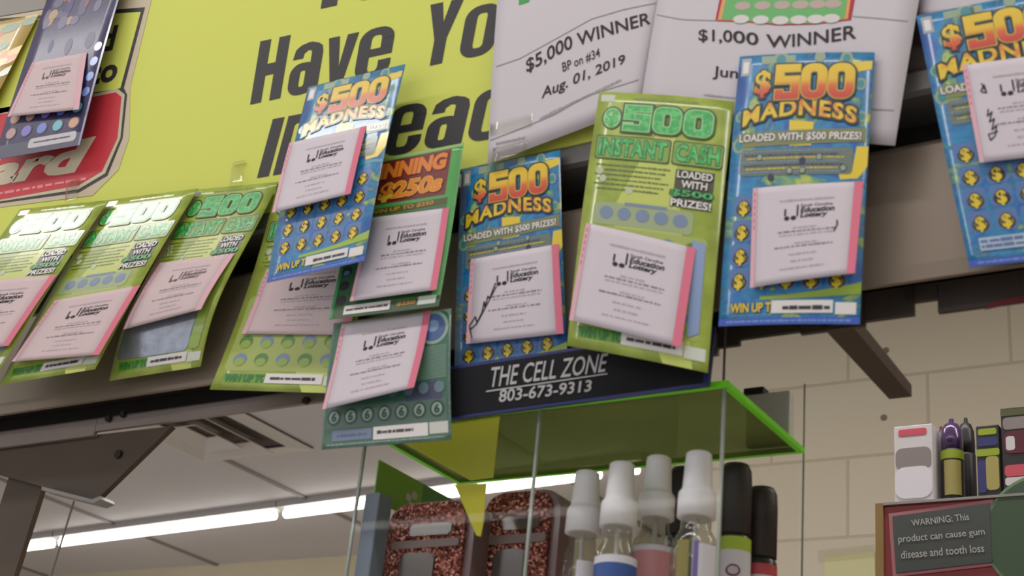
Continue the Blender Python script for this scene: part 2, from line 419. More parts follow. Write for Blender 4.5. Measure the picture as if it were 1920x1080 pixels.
# ------------------------------------------------------------------ ceiling vent
m_vent = mat('vent_metal', (225, 216, 208), .5); m_vshade = mat('vent_gap_shade', (120, 110, 104), .8)  # gaps darkened, frame lightened: the vent's shading contrast put into colour
va, vb, vc = atZ(592, 838, CEIL), atZ(390, 868, CEIL), atZ(330, 803, CEIL)
vx0, vx1, vy0 = vb.x + .01, va.x - .01, min(va.y, vb.y) - .62
vy1 = vy0 + .62 + .0
vt = empty('ceiling_vent', ((vx0 + vx1) / 2, (vy0 + vy1) / 2, CEIL)); tag(vt, 'square stepped air vent in the grey ceiling behind the steel rail', 'vent')
def ringbox(bm, x0, y0, x1, y1, t, za, zb):
    """sloped square ring"""
    a = [(x0, y0, za), (x1, y0, za), (x1, y1, za), (x0, y1, za)]
    b = [(x0 + t, y0 + t, zb), (x1 - t, y0 + t, zb), (x1 - t, y1 - t, zb), (x0 + t, y1 - t, zb)]
    A = [bm.verts.new(p) for p in a]; B = [bm.verts.new(p) for p in b]
    A2 = [bm.verts.new((p[0], p[1], p[2] + .004)) for p in a]; B2 = [bm.verts.new((p[0], p[1], p[2] + .004)) for p in b]
    for i in range(4):
        n = (i + 1) % 4
        bm.faces.new((A[i], A[n], B[n], B[i])); bm.faces.new((A2[i], B2[i], B2[n], A2[n]))
        bm.faces.new((A[i], A2[i], A2[n], A[n])); bm.faces.new((B[i], B[n], B2[n], B2[i]))
bm = bmesh.new(); boxm(bm, (vx0, vy0, CEIL - .004), (vx1, vy1, CEIL - .0005)); link('backing', bm, m_vshade, vt)
sx, sy = vx1 - vx0, vy1 - vy0
bm = bmesh.new(); ringbox(bm, vx0, vy0, vx1, vy1, .07, CEIL - .012, CEIL - .016); link('frame', bm, m_vent, vt)
for q in (.10, .185):
    bm = bmesh.new(); ringbox(bm, vx0 + q, vy0 + q, vx1 - q, vy1 - q, .06, CEIL - .05, CEIL - .02); link('louvre', bm, m_vent, vt)
# ==================================================================== OVERHEAD RACK (sign, fascia, rail)
SY = .91                                       # plane of the sign face
zs = atY(1100, 268, SY).z                      # sign's lower edge
zl = atY(389, 724, SY).z                       # fascia's lower lip
zl2 = atY(0, 773, SY).z; zl = (zl + zl2) / 2
zr = atY(307, 799, SY + .03).z
ZT = CAMZ + 1.14
X0, X1 = -1.62, .05
rack = empty('overhead_rack', (-.7, SY, zl)); tag(rack, 'brown steel overhead rack above the counter, lottery tickets taped along its front', 'rack')
m_fascia = mat('brown_steel', (150, 134, 118), .38, metal=.3, noise=.12, nscale=9, bump=.05)
m_flange = mat('grey_steel', (150, 146, 142), .45, metal=.5, noise=.1, nscale=14)
m_dark = mat('dark_steel', (84, 74, 66), .5, metal=.3, noise=.25, nscale=25, bump=.2)
m_groove = mat('black_channel', (40, 34, 30), .7)
def extr(name, prof, m, parent, x0=X0, x1=X1):
    bm = bmesh.new(); hexa(bm, [(x0, y, z) for y, z in prof], [(x1, y, z) for y, z in prof]); return link(name, bm, m, parent)
extr('backing_panel', [(SY + .004, zs - .004), (SY + .05, zs - .004), (SY + .05, ZT), (SY + .004, ZT)], m_dark, rack)
extr('flange', [(SY + .001, zs), (SY + .001, zs - .016), (SY + .006, zs - .018), (SY + .05, zs - .018), (SY + .05, zs - .005), (SY + .003, zs - .005)], m_flange, rack)
extr('channel', [(SY + .045, zs - .018), (SY + .045, zs - .062), (SY + .055, zs - .062), (SY + .055, zs - .018)], m_groove, rack)
extr('fascia', [(SY + .018, zs - .05), (SY + .010, zs - .058), (SY, zl + .012), (SY, zl), (SY + .004, zl), (SY + .006, zl + .012), (SY + .016, zs - .060), (SY + .05, zs - .062), (SY + .05, zs - .05)], m_fascia, rack)
extr('fascia_back', [(SY + .046, zl + .012), (SY + .05, zl + .012), (SY + .05, zs - .055), (SY + .046, zs - .055)], m_dark, rack)
# rail under the fascia, with notches
bm = bmesh.new(); RY = SY + .03
def railseg(x0, x1, z0, z1, y0=RY, y1=RY + .004): boxm(bm, (x0, y0, z0), (x1, y1, z1))
def PX(px, py=640): return atY(px, py, RY).x
def PZ(px, py): return atY(px, py, RY).z
ztop = zl + .014
segs = ((-60, 215, zr), (215, 640, zr + .004), (640, 1345, zr - .0), (1345, 1385, PZ(1370, 648)), (1385, 1500, PZ(1450, 627)), (1500, 1620, PZ(1560, 618)), (1620, 1713, PZ(1680, 594)), (1713, 1760, PZ(1735, 563)), (1760, 1925, PZ(1840, 575)))
for a, b, z in segs[3:]: railseg(PX(a), PX(b) + .0005, z, ztop)
boxm(bm, (PX(1345), RY, ztop - .003), (X1, SY + .05, ztop))
link('rail', bm, m_dark, rack)
bm = bmesh.new()
for a, b, z in segs[:3]: railseg(PX(a), PX(b) + .0005, z, zr + .017)
boxm(bm, (X0, RY, zr + .0165), (PX(1345), SY + .044, zr + .0175))
link('rail', bm, mat('rail_grey', (150, 136, 128), .5, metal=.3, noise=.15, nscale=18, bump=.1), rack)
bm = bmesh.new(); boxm(bm, (X0, RY + .012, zr + .0175), (PX(1345), RY + .016, ztop)); link('rail_web', bm, m_groove, rack)
for px, py in ((232, 778), (205, 786), (1705, 555), (575, 752), (1330, 655)):   # bolts
    c = atY(px, py, RY - .001); bm = bmesh.new(); tube(bm, [(c.x, RY, c.z), (c.x, RY - .004, c.z)], .0032, 10); link('bolt', bm, m_groove, rack)
prism_red = [(1846, 580), (1905, 568), (1950, 556), (1950, 546), (1852, 568)]
P = [atY(x, y, RY - .001) for x, y in prism_red]; bm = bmesh.new(); hexa(bm, P, [p + Vector((0, .0008, 0)) for p in P]); link('red_strip', bm, mat('strip_red', (120, 40, 44), .5), rack)
# bracket plate at left with a round hole, post, stub arm at right
def prism(name, pxs, y0, y1, m, parent):
    bm = bmesh.new(); P = [atY(x, y, y0) for x, y in pxs]; hexa(bm, P, [p + Vector((0, y1 - y0, 0)) for p in P]); return link(name, bm, m, parent)
m_plate = mat('bracket_steel', (88, 74, 60), .55, metal=.2, noise=.15, nscale=20)
pl = prism('bracket', [(-20, 838), (322, 799), (188, 930), (172, 936), (78, 912), (-20, 885)], RY + .006, RY + .012, m_plate, rack)
prism('bracket_flange', [(78, 912), (172, 936), (188, 930), (190, 936), (174, 943), (78, 919)], RY - .004, RY + .014, m_flange, rack)  # flange in lighter steel: the lit underside edge put into colour
c = atY(222, 852, RY + .005); bm = bmesh.new(); tube(bm, [(c.x, RY + .0065, c.z), (c.x, RY + .0035, c.z)], .0042, 16); link('bracket_hole', bm, m_groove, pl)
pt, pb = atY(80, 910, RY + .014), atY(26, 1080, RY + .014); sl = (pb.x - pt.x) / (pb.z - pt.z)
def pxz(z): return pt.x + sl * (z - pt.z)
bm = bmesh.new(); qz = (1.10, zl + .01)
P = [Vector((pxz(qz[0]) - .055, RY + .014, qz[0])), Vector((pxz(qz[0]), RY + .014, qz[0])), Vector((pxz(qz[1]), RY + .014, qz[1])), Vector((pxz(qz[1]) - .055, RY + .014, qz[1]))]
hexa(bm, P, [p + Vector((0, .006, 0)) for p in P]); link('post', bm, m_plate, rack)
bm = bmesh.new(); boxm(bm, (.0, RY + .02, .95), (.05, RY + .06, zl + .01)); link('post', bm, m_plate, rack)
A = atY(1546, 618, RY + .006); B = atY(1598, 612, RY + .006)
bm = bmesh.new()
q1 = [A, B, B + Vector((0, 0, .02)), A + Vector((0, 0, .02))]
pa, pb = pix(A), pix(B)
zz = A.z
E1 = atZ(1672, 748, zz - .006); E2 = atZ(1690, 730, zz - .006)
hexa(bm, [Vector((A.x, RY, zz)), Vector((B.x, RY, zz)), Vector((B.x, RY, zz + .012)), Vector((A.x, RY, zz + .012))],
     [Vector((E1.x - .002, E1.y, zz - .006)), Vector((E1.x + .016, E1.y, zz - .006)), Vector((E1.x + .016, E1.y, zz + .004)), Vector((E1.x - .002, E1.y, zz + .004))])
link('support_arm', bm, m_plate, rack)
# ---- the yellow-green sign
sg = empty('header_sign', (-.7, SY, zs)); tag(sg, 'yellow-green sign with bold black lettering across the front of the rack', 'sign')
m_sign = mat('sign_yellow_green', (218, 224, 104), .6, spec=.25)
bm = bmesh.new(); xr = atY(1345, 200, SY).x
boxm(bm, (X0, SY - .0015, zs), (xr, SY + .0005, ZT)); spanel = link('panel', bm, m_sign, sg)
SF = SY - .0017
def signpoly(shapes, m, name, d=0.0):
    """shapes given on the sign face; each cut-out vinyl shape has its own slight thickness"""
    bm = bmesh.new()
    for k, (vs, fs) in enumerate(shapes):
        t = bmesh.new(); tv = [t.verts.new((p[0], SF - d, p[1])) for p in vs]
        for f in fs:
            try: t.faces.new([tv[i] for i in f])
            except ValueError: pass
        r = bmesh.ops.extrude_face_region(t, geom=t.faces[:])
        for v in [g for g in r['geom'] if isinstance(g, bmesh.types.BMVert)]: v.co.y -= .0003 + .00003 * (k % 7)
        bmesh.ops.recalc_face_normals(t, faces=t.faces[:])
        me = bpy.data.meshes.new('t'); t.to_mesh(me); t.free(); bm.from_mesh(me); bpy.data.meshes.remove(me)
    return link(name, bm, m, spanel, fixn=False)
def SP(x, y):
    p = atY(x, y, SF); return (p.x, p.z)
def quadfn(bl, br, tr, tl):
    a, b, c, d = SP(*bl), SP(*br), SP(*tr), SP(*tl)
    def fn(u, v):
        return tuple((a[i] * (1 - u) + b[i] * u) * (1 - v) + (d[i] * (1 - u) + c[i] * u) * v for i in (0, 1))
    return fn
# heavy condensed letters, unit box u 0..1, v 0..1 = cap height
def ringr(x0, y0, x1, y1, tx, ty, rx, ry=None, gap=None):
    ry = ry or .2
    o = rrect2(x0, y0, x1, y1, rx, ry); iw, ih = (x1 - x0) / 2 - tx, (y1 - y0) / 2 - ty
    i = rrect2(x0 + tx, y0 + ty, x1 - tx, y1 - ty, min(iw * .95, max(rx - tx, iw * .6)), min(ih * .9, max(ry - ty, iw * .6))); n = len(o)
    fs = []
    for k in range(n):
        if gap and gap(o[k], o[(k + 1) % n]): continue
        fs.append((k, (k + 1) % n, n + (k + 1) % n, n + k))
    return (o + i, fs)
XH = .80
def glyph(ch, x, w):
    R = []
    def rc(a, b, c, d): R.append(rect(x + a * w, b, x + c * w, d))
    if ch == 'H': rc(0, 0, .36, 1); rc(.64, 0, 1, 1); rc(.36, .42, .64, .6)
    if ch == 'I': rc(0, 0, 1, 1)
    if ch == 'T': rc(0, .82, 1, 1); rc(.3, 0, .7, .82)
    if ch == 'Y': R.append(poly((x, 1), (x + .37 * w, 1), (x + .5 * w, .66), (x + .63 * w, 1), (x + w, 1), (x + .68 * w, .4), (x + .68 * w, 0), (x + .32 * w, 0), (x + .32 * w, .4)))
    if ch == 'v': R.append(poly((x, XH), (x + .36 * w, XH), (x + .5 * w, .28), (x + .64 * w, XH), (x + w, XH), (x + .69 * w, 0), (x + .31 * w, 0)))
    if ch == 'D': R.append(ringr(x, 0, x + w, 1, w * .34, .15, w * .3)); rc(0, 0, .34, 1)
    if ch == 'R': R.append(ringr(x, .42, x + w, 1, w * .34, .15, w * .28)); rc(0, 0, .34, 1); rc(.62, 0, .97, .48)
    if ch in 'oO': R.append(ringr(x, -.01, x + w, XH + .01, w * .35, .13, w * .42))
    if ch == 'd': R.append(ringr(x, -.01, x + w, XH + .01, w * .35, .13, w * .4)); rc(.65, 0, 1, 1)
    if ch == 'y': R.append(poly((x, XH), (x + .36 * w, XH), (x + .5 * w, .28), (x + .64 * w, XH), (x + w, XH), (x + .6 * w, -.25), (x + .1 * w, -.25), (x + .1 * w, -.1), (x + .3 * w, -.05)))
    if ch == 'e':
        R.append(ringr(x, -.01, x + w, XH + .01, w * .35, .12, w * .42, .2, gap=lambda p, q: p[0] > x + .97 * w and q[0] > x + .97 * w and abs(p[1] - q[1]) > .1))
        rc(.30, .35, 1, .47); rc(.65, .47, 1, .605); rc(.65, .17, 1, .27)
    if ch == 'a':
        R.append(ringr(x, -.01, x + .86 * w, .49, w * .34, .12, w * .36, .17))
        R.append(poly((x + .03 * w, .57), (x + .36 * w, .57), (x + .37 * w, .64), (x + .5 * w, .69), (x + .64 * w, .67), (x + .64 * w, XH + .005), (x + .5 * w, XH + .01), (x + .25 * w, XH - .02), (x + .09 * w, .72)))
        R.append(poly((x + .64 * w, 0), (x + w, 0), (x + w, .62), (x + .95 * w, .72), (x + .82 * w, XH - .03), (x + .64 * w, XH), (x + .58 * w, XH + .01), (x + .6 * w, .68), (x + .64 * w, .64)))
    return R
m_black = mat('sign_black', (50, 46, 50), .6)
def word(spec, fn, name):
    """spec: list of (char, x, width) in the word's own 0..1 length"""
    sh = []
    for ch, x, wd in spec:
        for s in glyph(ch, x, wd): sh.append(xf(s, fn))
    signpoly(sh, m_black, name)
def zz1(x, y): return (440 + x / 3.087, y / 3.087)
# lower-left & right baselines, tops (the letters lean: quad follows them)
fn = quadfn(zz1(90, 605), zz1(1500, 300), zz1(1570, -65), zz1(150, 240))
L = 1410.
word([('H', 0, .135), ('a', .162, .132), ('v', .312, .125), ('e', .448, .142)], fn, 'lettering')
word([('Y', .716, .130), ('o', .866, .130), ('o', 1.01, .12)], fn, 'lettering')
fn = quadfn(zz1(130, 1030), zz1(1480, 800), zz1(1560, 440), zz1(222, 690))
word([('I', 0, .055), ('D', .075, .12)], fn, 'lettering')
word([('R', .36, .14), ('e', .555, .155), ('a', .730, .155), ('d', .905, .14)], fn, 'lettering')
fn = quadfn(zz1(380, 75), zz1(900, -35), zz1(960, -400), zz1(440, -290))
word([('T', .1, .45), ('o', .6, .33)], fn, 'lettering')
# framed label and red card logo at the sign's left end
z0 = lambda x, y: (x / 2.7, y / 2.7)
def SPs(*p): return poly(*[SP(*z0(*q)) for q in p])
m_pale = mat('sign_pale_outline', (205, 190, 160), .6)
signpoly([SPs((-300, 130), (0, 60), (770, -10), (660, 440), (655, 700), (600, 860), (470, 990), (0, 1050), (-300, 1090))], m_pale, 'pale_border')
signpoly([SPs((-300, 150), (0, 95), (735, 38), (628, 447), (645, 480), (622, 700), (545, 890), (400, 975), (0, 1030), (-300, 1070))], m_black, 'black_frame', .0003)
signpoly([SPs((-300, 165), (0, 110), (715, 62), (612, 448), (-300, 640))], m_sign, 'label_field', .0006)
signpoly([SPs((-300, 600), (480, 470), (600, 452), (634, 480), (612, 700), (535, 880), (400, 960), (0, 1022), (-300, 1060))], m_pale, 'logo_border', .0006)
m_red = mat('sign_red', (204, 50, 62), .6)
signpoly([SPs((-300, 640), (480, 492), (590, 470), (618, 492), (598, 700), (520, 868), (400, 940), (0, 1012), (-300, 1050))], m_red, 'logo_field', .0009)
m_cream = mat('sign_cream', (225, 210, 180), .6)
def signtext(body, bl, br, tr, tl, m, off, shear, d):
    ref = text2d(body, off, shear); bx = bounds(ref[0]); fn = quadfn(z0(*bl), z0(*br), z0(*tr), z0(*tl))
    signpoly([xf(ref, lambda x, y: fn((x - bx[0]) / (bx[2] - bx[0]), (y - bx[1]) / (bx[3] - bx[1])))], m, 'lettering', d)
signtext('Card', (-300, 992), (440, 868), (492, 690), (-240, 850), m_cream, .05, .2, .0012)
signtext('co', (440, 440), (588, 412), (606, 322), (458, 350), m_black, .03, 0, .0009)
signtext('d', (505, 268), (572, 256), (604, 128), (535, 140), m_black, .03, 0, .0009)
rnd = random.Random(3)
sm = smudge(0, 0, 30, 1, rnd); fn = quadfn(z0(-100, 1010), z0(440, 915), z0(440, 900), z0(-100, 992))
signpoly([xf(sm, lambda x, y: fn(x / 30, y))], mat('sign_pink', (225, 140, 140), .6), 'small_print', .0012)
signpoly([SPs((-300, -300), (240, -300), (235, 45), (0, 85), (-300, 120))], mat('sign_grey', (150, 146, 138), .6), 'grey_corner', .0009)
# ==================================================================== TICKETS
BLACK = ink((34, 30, 30)); WHITE = ink((232, 226, 222)); YEL = ink((235, 205, 45)); NAVY = ink((30, 40, 80))
def block(ch, x, y, w, h, d=0.0, t=.32, rnd_=.3):
    """heavy block letter in the box (y downward); d = outset for outlines"""
    R = []; tx = w * t; ty = h * min(t * .62, .3) if ch not in 'IT' else h * .26
    def rc(a, b, c, e): R.append(rect(x + a * w - d, y + b * h - d, x + c * w + d, y + e * h + d))
    k = tx / w; q = ty / h
    if ch in '0D':
        o = rrect2(x - d, y - d, x + w + d, y + h + d, w * rnd_ + d, w * rnd_ + d); iw = max(.04, w - 2 * tx - 2 * d) / 2; ih = max(.06, h - 2 * ty - 2 * d) / 2
        cx, cy = x + w / 2, y + h / 2; i = rrect2(cx - iw, cy - ih, cx + iw, cy + ih, iw * .8, min(ih * .8, iw * .8)); n = len(o)
        R.append((o + i, [(a, (a + 1) % n, n + (a + 1) % n, n + a) for a in range(n)]))
        if ch == 'D': rc(0, 0, k, 1)
    if ch == '5': rc(0, 0, 1, q); rc(0, 0, k, .55); rc(0, .55 - q, 1, .55); rc(1 - k, .50, 1, .98); rc(0, 1 - q, .96, 1); rc(0, .72, k, 1)
    if ch == 'S': rc(0.03, 0, 1, q); rc(0, .04, k, .58); rc(0, .5 - q / 2, .97, .5 + q / 2); rc(1 - k, .42, 1, .97); rc(0, 1 - q, .97, 1)
    if ch == 'I': rc(.2, 0, .8, 1)
    if ch == 'T': rc(0, 0, 1, q); rc(.5 - k / 2, 0, .5 + k / 2, 1)
    if ch == 'H': rc(0, 0, k, 1); rc(1 - k, 0, 1, 1); rc(0, .4, 1, .6)
    if ch == 'C': rc(0, 0, 1, q); rc(0, 0, k, 1); rc(0, 1 - q, 1, 1); rc(1 - k, 0, 1, .34); rc(1 - k, .68, 1, 1)
    if ch == 'A': rc(0.04, 0, .96, q); rc(0, .04, k, 1); rc(1 - k, .04, 1, 1); rc(0, .52, 1, .72)
    if ch == 'N': rc(0, 0, k, 1); rc(1 - k, 0, 1, 1); R.append(poly((x - d, y - d), (x + tx + d, y - d), (x + w + d, y + h + d), (x + w - tx - d, y + h + d)))
    return R
def blockword(A, body, x0, y0, x1, y1, m, layer=5, outs=(), t=.32, gap=.1, rnd_=.3, arch=0.0):
    n = len(body); cw = (x1 - x0) / (n + (n - 1) * gap)
    for k, (d, mm) in enumerate(tuple(outs) + ((0.0, m),)):
        for i, ch in enumerate(body):
            u = (i + .5) / n; dy = -arch * 4 * u * (1 - u)
            for j, sh_ in enumerate(block(ch, x0 + i * cw * (1 + gap), y0 + dy, cw, y1 - y0, d, t, rnd_)): A.add(sh_, mm, layer + k * .8 + j * .06)
g_mad = gradient('madness_print', [(0, (14, 50, 130)), (.36, (28, 100, 180)), (.47, (30, 140, 190)), (.54, (40, 110, 160)), (.60, (120, 170, 120)), (.66, (200, 205, 70)), (.74, (60, 150, 170)), (1, (30, 90, 170))], 'N', scale=3.2, distort=1.6)
g_gold = gradient('gold_to_red', [(0, (205, 60, 45)), (.825, (205, 62, 45)), (.862, (222, 100, 40)), (.888, (235, 190, 30)), (1, (236, 208, 35))])
g_gold2 = gradient('gold_orange', [(0, (232, 200, 40)), (.48, (235, 200, 35)), (.60, (225, 120, 40)), (.68, (235, 200, 40)), (1, (225, 130, 40))], 'N', scale=7)
def madness(A, fine=True, bottom='win', seed=1):
    rnd = random.Random(seed)
    olive = ink((126, 134, 84)); pale = ink((150, 170, 140)); sky = ink((120, 150, 185)); teal = ink((40, 140, 150))
    for x, y, r in ((1.6, 2.6, .45), (.6, 7.2, .5), (9.2, 2.6, .4), (8.1, .5, .45), (6.2, .35, .4), (3.3, .55, .6), (9.4, 5.2, .35), (.5, 5.0, .35)):
        A.add(disc(x, y, r, r * 1.25, 12), pale, 1); A.add(disc(x, y, r * .6, r * .8, 12), teal, 2)
    A.add(rect(1.8, .15, 4.4, .8), pale, 1)
    A.add(poly((8.2, .9), (9.9, .7), (9.9, 1.4), (8.6, 1.7)), YEL, 1); A.add(poly((4.3, 5.4), (6.1, 5.6), (6.0, 7.4), (4.4, 7.4)), YEL, 1)
    A.add(poly((8.0, 9.3), (9.0, 9.2), (9.2, 7.5), (10, 7.5), (10, 9.0), (9.4, 9.9), (8.2, 10.0)), YEL, 1)
    A.add(rect(.25, .25, 1.0, 1.7), ink((165, 172, 182)), 1); A.add(rect(.4, .55, .85, 1.5), WHITE, 2); A.add(rect(.52, .9, .74, 1.1), NAVY, 3)
    A.text('$', 1.35, 1.25, 2.8, 3.75, BLACK, 3, off=.10); A.text('$', 1.45, 1.35, 2.7, 3.65, YEL, 4, off=.035); A.text('$', 1.5, 1.4, 2.65, 3.6, g_gold, 5, off=.02)
    blockword(A, '500', 3.05, 1.0, 8.75, 3.8, g_gold, 5, ((.20, BLACK), (.06, YEL)), t=.33, gap=.09, rnd_=.42)
    A.text('MADNESS', .75, 4.55, 9.1, 5.85, g_gold2, 5, off=.035, outlines=((.10, BLACK),), arch=.75, space=1.12)
    A.add(poly((.45, 6.3), (9.8, 6.1), (9.8, 7.15), (.45, 7.45)), olive, 2)
    A.text('LOADED WITH $500 PRIZES!', .6, 6.4, 9.5, 7.1, WHITE, 4, off=.03, outlines=((.04, BLACK),))
    A.add(rrect(.8, 7.6, 9.0, 9.6, .3), ink((108, 122, 108)), 2)
    for i in range(7): A.add(smudge(.9 + .2 * (i % 3), 7.75 + i * .26, 8.4 - .4 * (i % 2), 7.86 + i * .26, rnd), (sky, NAVY, YEL)[i % 3], 3)
    for i in range(12):
        x, y = rnd.uniform(2.2, 8.6), rnd.uniform(7.6, 9.8); A.add(disc(x, y, .25, .28, 10), NAVY, 3.4); A.add(disc(x, y, .19, .22, 10), pale, 3.8)
    cols = (1.35, 3.1, 4.85, 6.6, 8.35); rows = (12.0, 13.75, 15.45, 17.15)
    for i, y in enumerate(rows):
        for j, x in enumerate(cols):
            A.add(rrect(x - .75, y - 1.0, x + .75, y + .55, .3), ink((88, 122, 178)), 1)
            if rnd.random() < .7: A.add(smudge(x - .4, y - .85, x + .4, y - .55, rnd), ink((205, 212, 225)), 2)
            A.add(disc(x, y, .58, .48, 12), BLACK, 2); A.add(disc(x, y, .45, .36, 12), ink((206, 180, 60)), 3)
            A.text('$', x - .32, y - .55, x + .32, y + .55, YEL, 5, off=.03, outlines=((.06, BLACK),))
    A.add(([(3 + 7 * t / 12, 18.1 - .9 * (t / 12) ** 2) for t in range(13)] + [(3 + 7 * t / 12, 18.35 - .35 * (t / 12) ** 2) for t in range(12, -1, -1)],
           [(i, i + 1, 24 - i, 25 - i) for i in range(12)]), ink((160, 190, 60)), 1.6)
    A.add(([(10 * t / 12, 10.9 + .8 * math.sin(t / 2.2)) for t in range(13)] + [(10 * t / 12, 11.2 + .8 * math.sin(t / 2.2)) for t in range(12, -1, -1)],
           [(i, i + 1, 24 - i, 25 - i) for i in range(12)]), teal, .6)
    if bottom == 'win':
        A.text('WIN UP TO', .85, 18.55, 4.4, 19.2, YEL, 4, off=.03, outlines=((.05, NAVY),))
        A.add(rect(3.9, 18.45, 8.2, 19.3), WHITE, 5); A.add(smudge(4.7, 18.8, 8.0, 19.1, rnd, .12), BLACK, 6)
        A.add(rect(8.35, 18.6, 9.75, 19.4), WHITE, 5); A.add(smudge(8.6, 18.9, 9.3, 19.1, rnd), ink((150, 150, 160)), 6)
    else:
        A.add(rect(1.0, 18.1, 9, 19.0), ink((190, 205, 220)), 4); A.add(smudge(1.1, 18.2, 8.8, 18.5, rnd, .15), ink((90, 120, 170)), 5); A.add(smudge(1.1, 18.6, 8.6, 18.85, rnd, .15), ink((90, 120, 170)), 5)
    A.add(rect(0, 19.55, 10, 20), ink((50, 90, 190)), 1); A.add(smudge(.6, 19.7, 9.4, 19.85, rnd), ink((120, 150, 215)), 2)
g_cash = gradient('cash_print', [(0, (128, 146, 30)), (.4, (146, 166, 42)), (.6, (168, 188, 62)), (1, (196, 208, 104))], 'N', scale=3.5)
g_green = gradient('green_letters', [(0, (30, 140, 60)), (.45, (40, 170, 80)), (.6, (90, 205, 110)), (1, (30, 150, 70))], 'N', scale=22)
def cash(A, seed=1, silver=False):
    rnd = random.Random(seed)
    DG = ink((24, 70, 32)); LG = ink((150, 215, 130)); olive = ink((120, 140, 40)); GB = ink((120, 140, 170)); G2 = ink((80, 135, 50))
    A.add(poly((2.2, 10), (5, 3), (6.2, 3), (9, 20), (7, 20)), ink((196, 208, 96)), .5)
    A.add(rect(.25, .25, 1.35, .85), ink((190, 198, 180)), 1); A.text('$10', .35, .35, 1.2, .75, ink((90, 95, 80)), 2, off=.02)
    A.add(smudge(2.8, .35, 7.6, .6, rnd, .1), olive, 1)
    A.add(disc(1.35, 2.25, .82, 1.0, 20), DG, 3); A.add(disc(1.35, 2.25, .68, .86, 20), LG, 3.4); A.text('$', .85, 1.5, 1.85, 3.0, g_green, 5, off=.05)
    blockword(A, '500', 2.35, 1.15, 8.75, 3.25, g_green, 5, ((.24, DG), (.10, LG)), t=.34, gap=.16, rnd_=.3)
    A.add(rrect(.4, 3.75, 6.05, 5.72, .2), DG, 3.6); A.add(rrect(.48, 3.84, 5.97, 5.63, .2), ink((130, 165, 60)), 3.8); A.add(rrect(6.2, 3.75, 9.75, 5.68, .2), DG, 3.6); A.add(rrect(6.28, 3.84, 9.67, 5.59, .2), ink((130, 165, 60)), 3.8)
    A.text('INSTANT', .65, 4.0, 5.8, 5.45, g_green, 5, off=.04, outlines=((.035, DG),), space=1.05)
    A.text('CASH', 6.45, 4.0, 9.5, 5.4, g_green, 5, off=.04, outlines=((.035, DG),), space=1.05)
    for i in range(6): A.add(smudge(.6 + .25 * (i % 2), 6.1 + i * .38, 6.2 - .3 * (i % 3), 6.28 + i * .38, rnd, .12), ink((96, 112, 44)), 1)
    for x, y in ((1.0, 6.7), (1.3, 7.3), (3.4, 8.1)): A.add(disc(x, y, .28, .3, 10), ink((190, 200, 170)), 2); A.add(disc(x, y, .15, .2, 8), olive, 3)
    A.add(rect(6.6, 6.0, 9.3, 8.9), ink((60, 66, 44)), 1)
    if silver: A.add(rrect(.4, 11.0, 8.2, 18.3, .5), mat('silver_scratch_glare', (165, 172, 184), .28, metal=.7, noise=.35, nscale=90, bump=.3), 4.6); A.add(rrect(8.3, 11.0, 9.4, 18.2, .3), ink((150, 178, 70)), 4.8)  # silver scratch coating, with the glare put into its pale metal colour
    for k, (t, mm, x0, x1) in enumerate((('LOADED', WHITE, 6.75, 9.2), ('WITH', WHITE, 7.1, 8.9), ('$500', g_green, 6.4, 9.35), ('PRIZES!', WHITE, 6.5, 9.3))):
        y = 6.1 + k * .74; A.text(t, x0, y, x1, y + .58, mm, 5, off=.025, outlines=((.05, BLACK),))
    A.add(rrect(.9, 9.15, 8.2, 10.9, .4), ink((160, 176, 128)), 1); A.add(rect(3.2, 9.05, 6.3, 9.3), GB, 2)
    for j in range(5):
        x = 1.9 + j * 1.35
        A.add(disc(x, 9.95, .52, .5, 12), GB, 2); A.add(smudge(x - .3, 9.7, x + .3, 10.05, rnd, .05), ink((50, 56, 80)), 3); A.add(smudge(x - .3, 10.15, x + .3, 10.25, rnd, .05), ink((50, 56, 80)), 3)
    A.add(rrect(.5, 11.0, 9.3, 18.2, .4), ink((168, 184, 92)), 1)
    for i, y in enumerate((12.0, 13.7, 15.4, 17.1)):
        for j in range(5):
            x = 1.5 + j * 1.7
            A.add(disc(x, y, .55, .6, 14), GB if (i + j) % 2 else G2, 2); A.add(disc(x + .02, y + .25, .42, .4, 12), ink((150, 178, 70)), 3)
            A.add(smudge(x - .3, y - .3, x + .3, y - .05, rnd, .05), ink((60, 70, 100)), 4)
    A.add(poly((8.3, 11.2), (9.2, 11.4), (9.25, 17.6), (8.5, 18.0)), ink((142, 165, 205)), 4)
    for i in range(22): A.add(rect(8.45 + rnd.uniform(0, .3), 11.4 + i * .29, 8.8 + rnd.uniform(0, .3), 11.5 + i * .29), ink((58, 74, 110)), 5)
    A.add(rect(.7, 18.45, 4.0, 19.25), ink((100, 160, 40)), 1)
    A.text('WIN UP TO', .8, 18.5, 4.1, 19.2, ink((40, 120, 40)), 3, off=.06)
    A.add(rect(4.0, 18.4, 8.3, 19.3), WHITE, 4); A.add(smudge(4.4, 18.7, 7.8, 19.0, rnd, .1), BLACK, 5)
    A.add(rect(8.4, 18.55, 9.8, 19.4), ink((215, 220, 205)), 4)
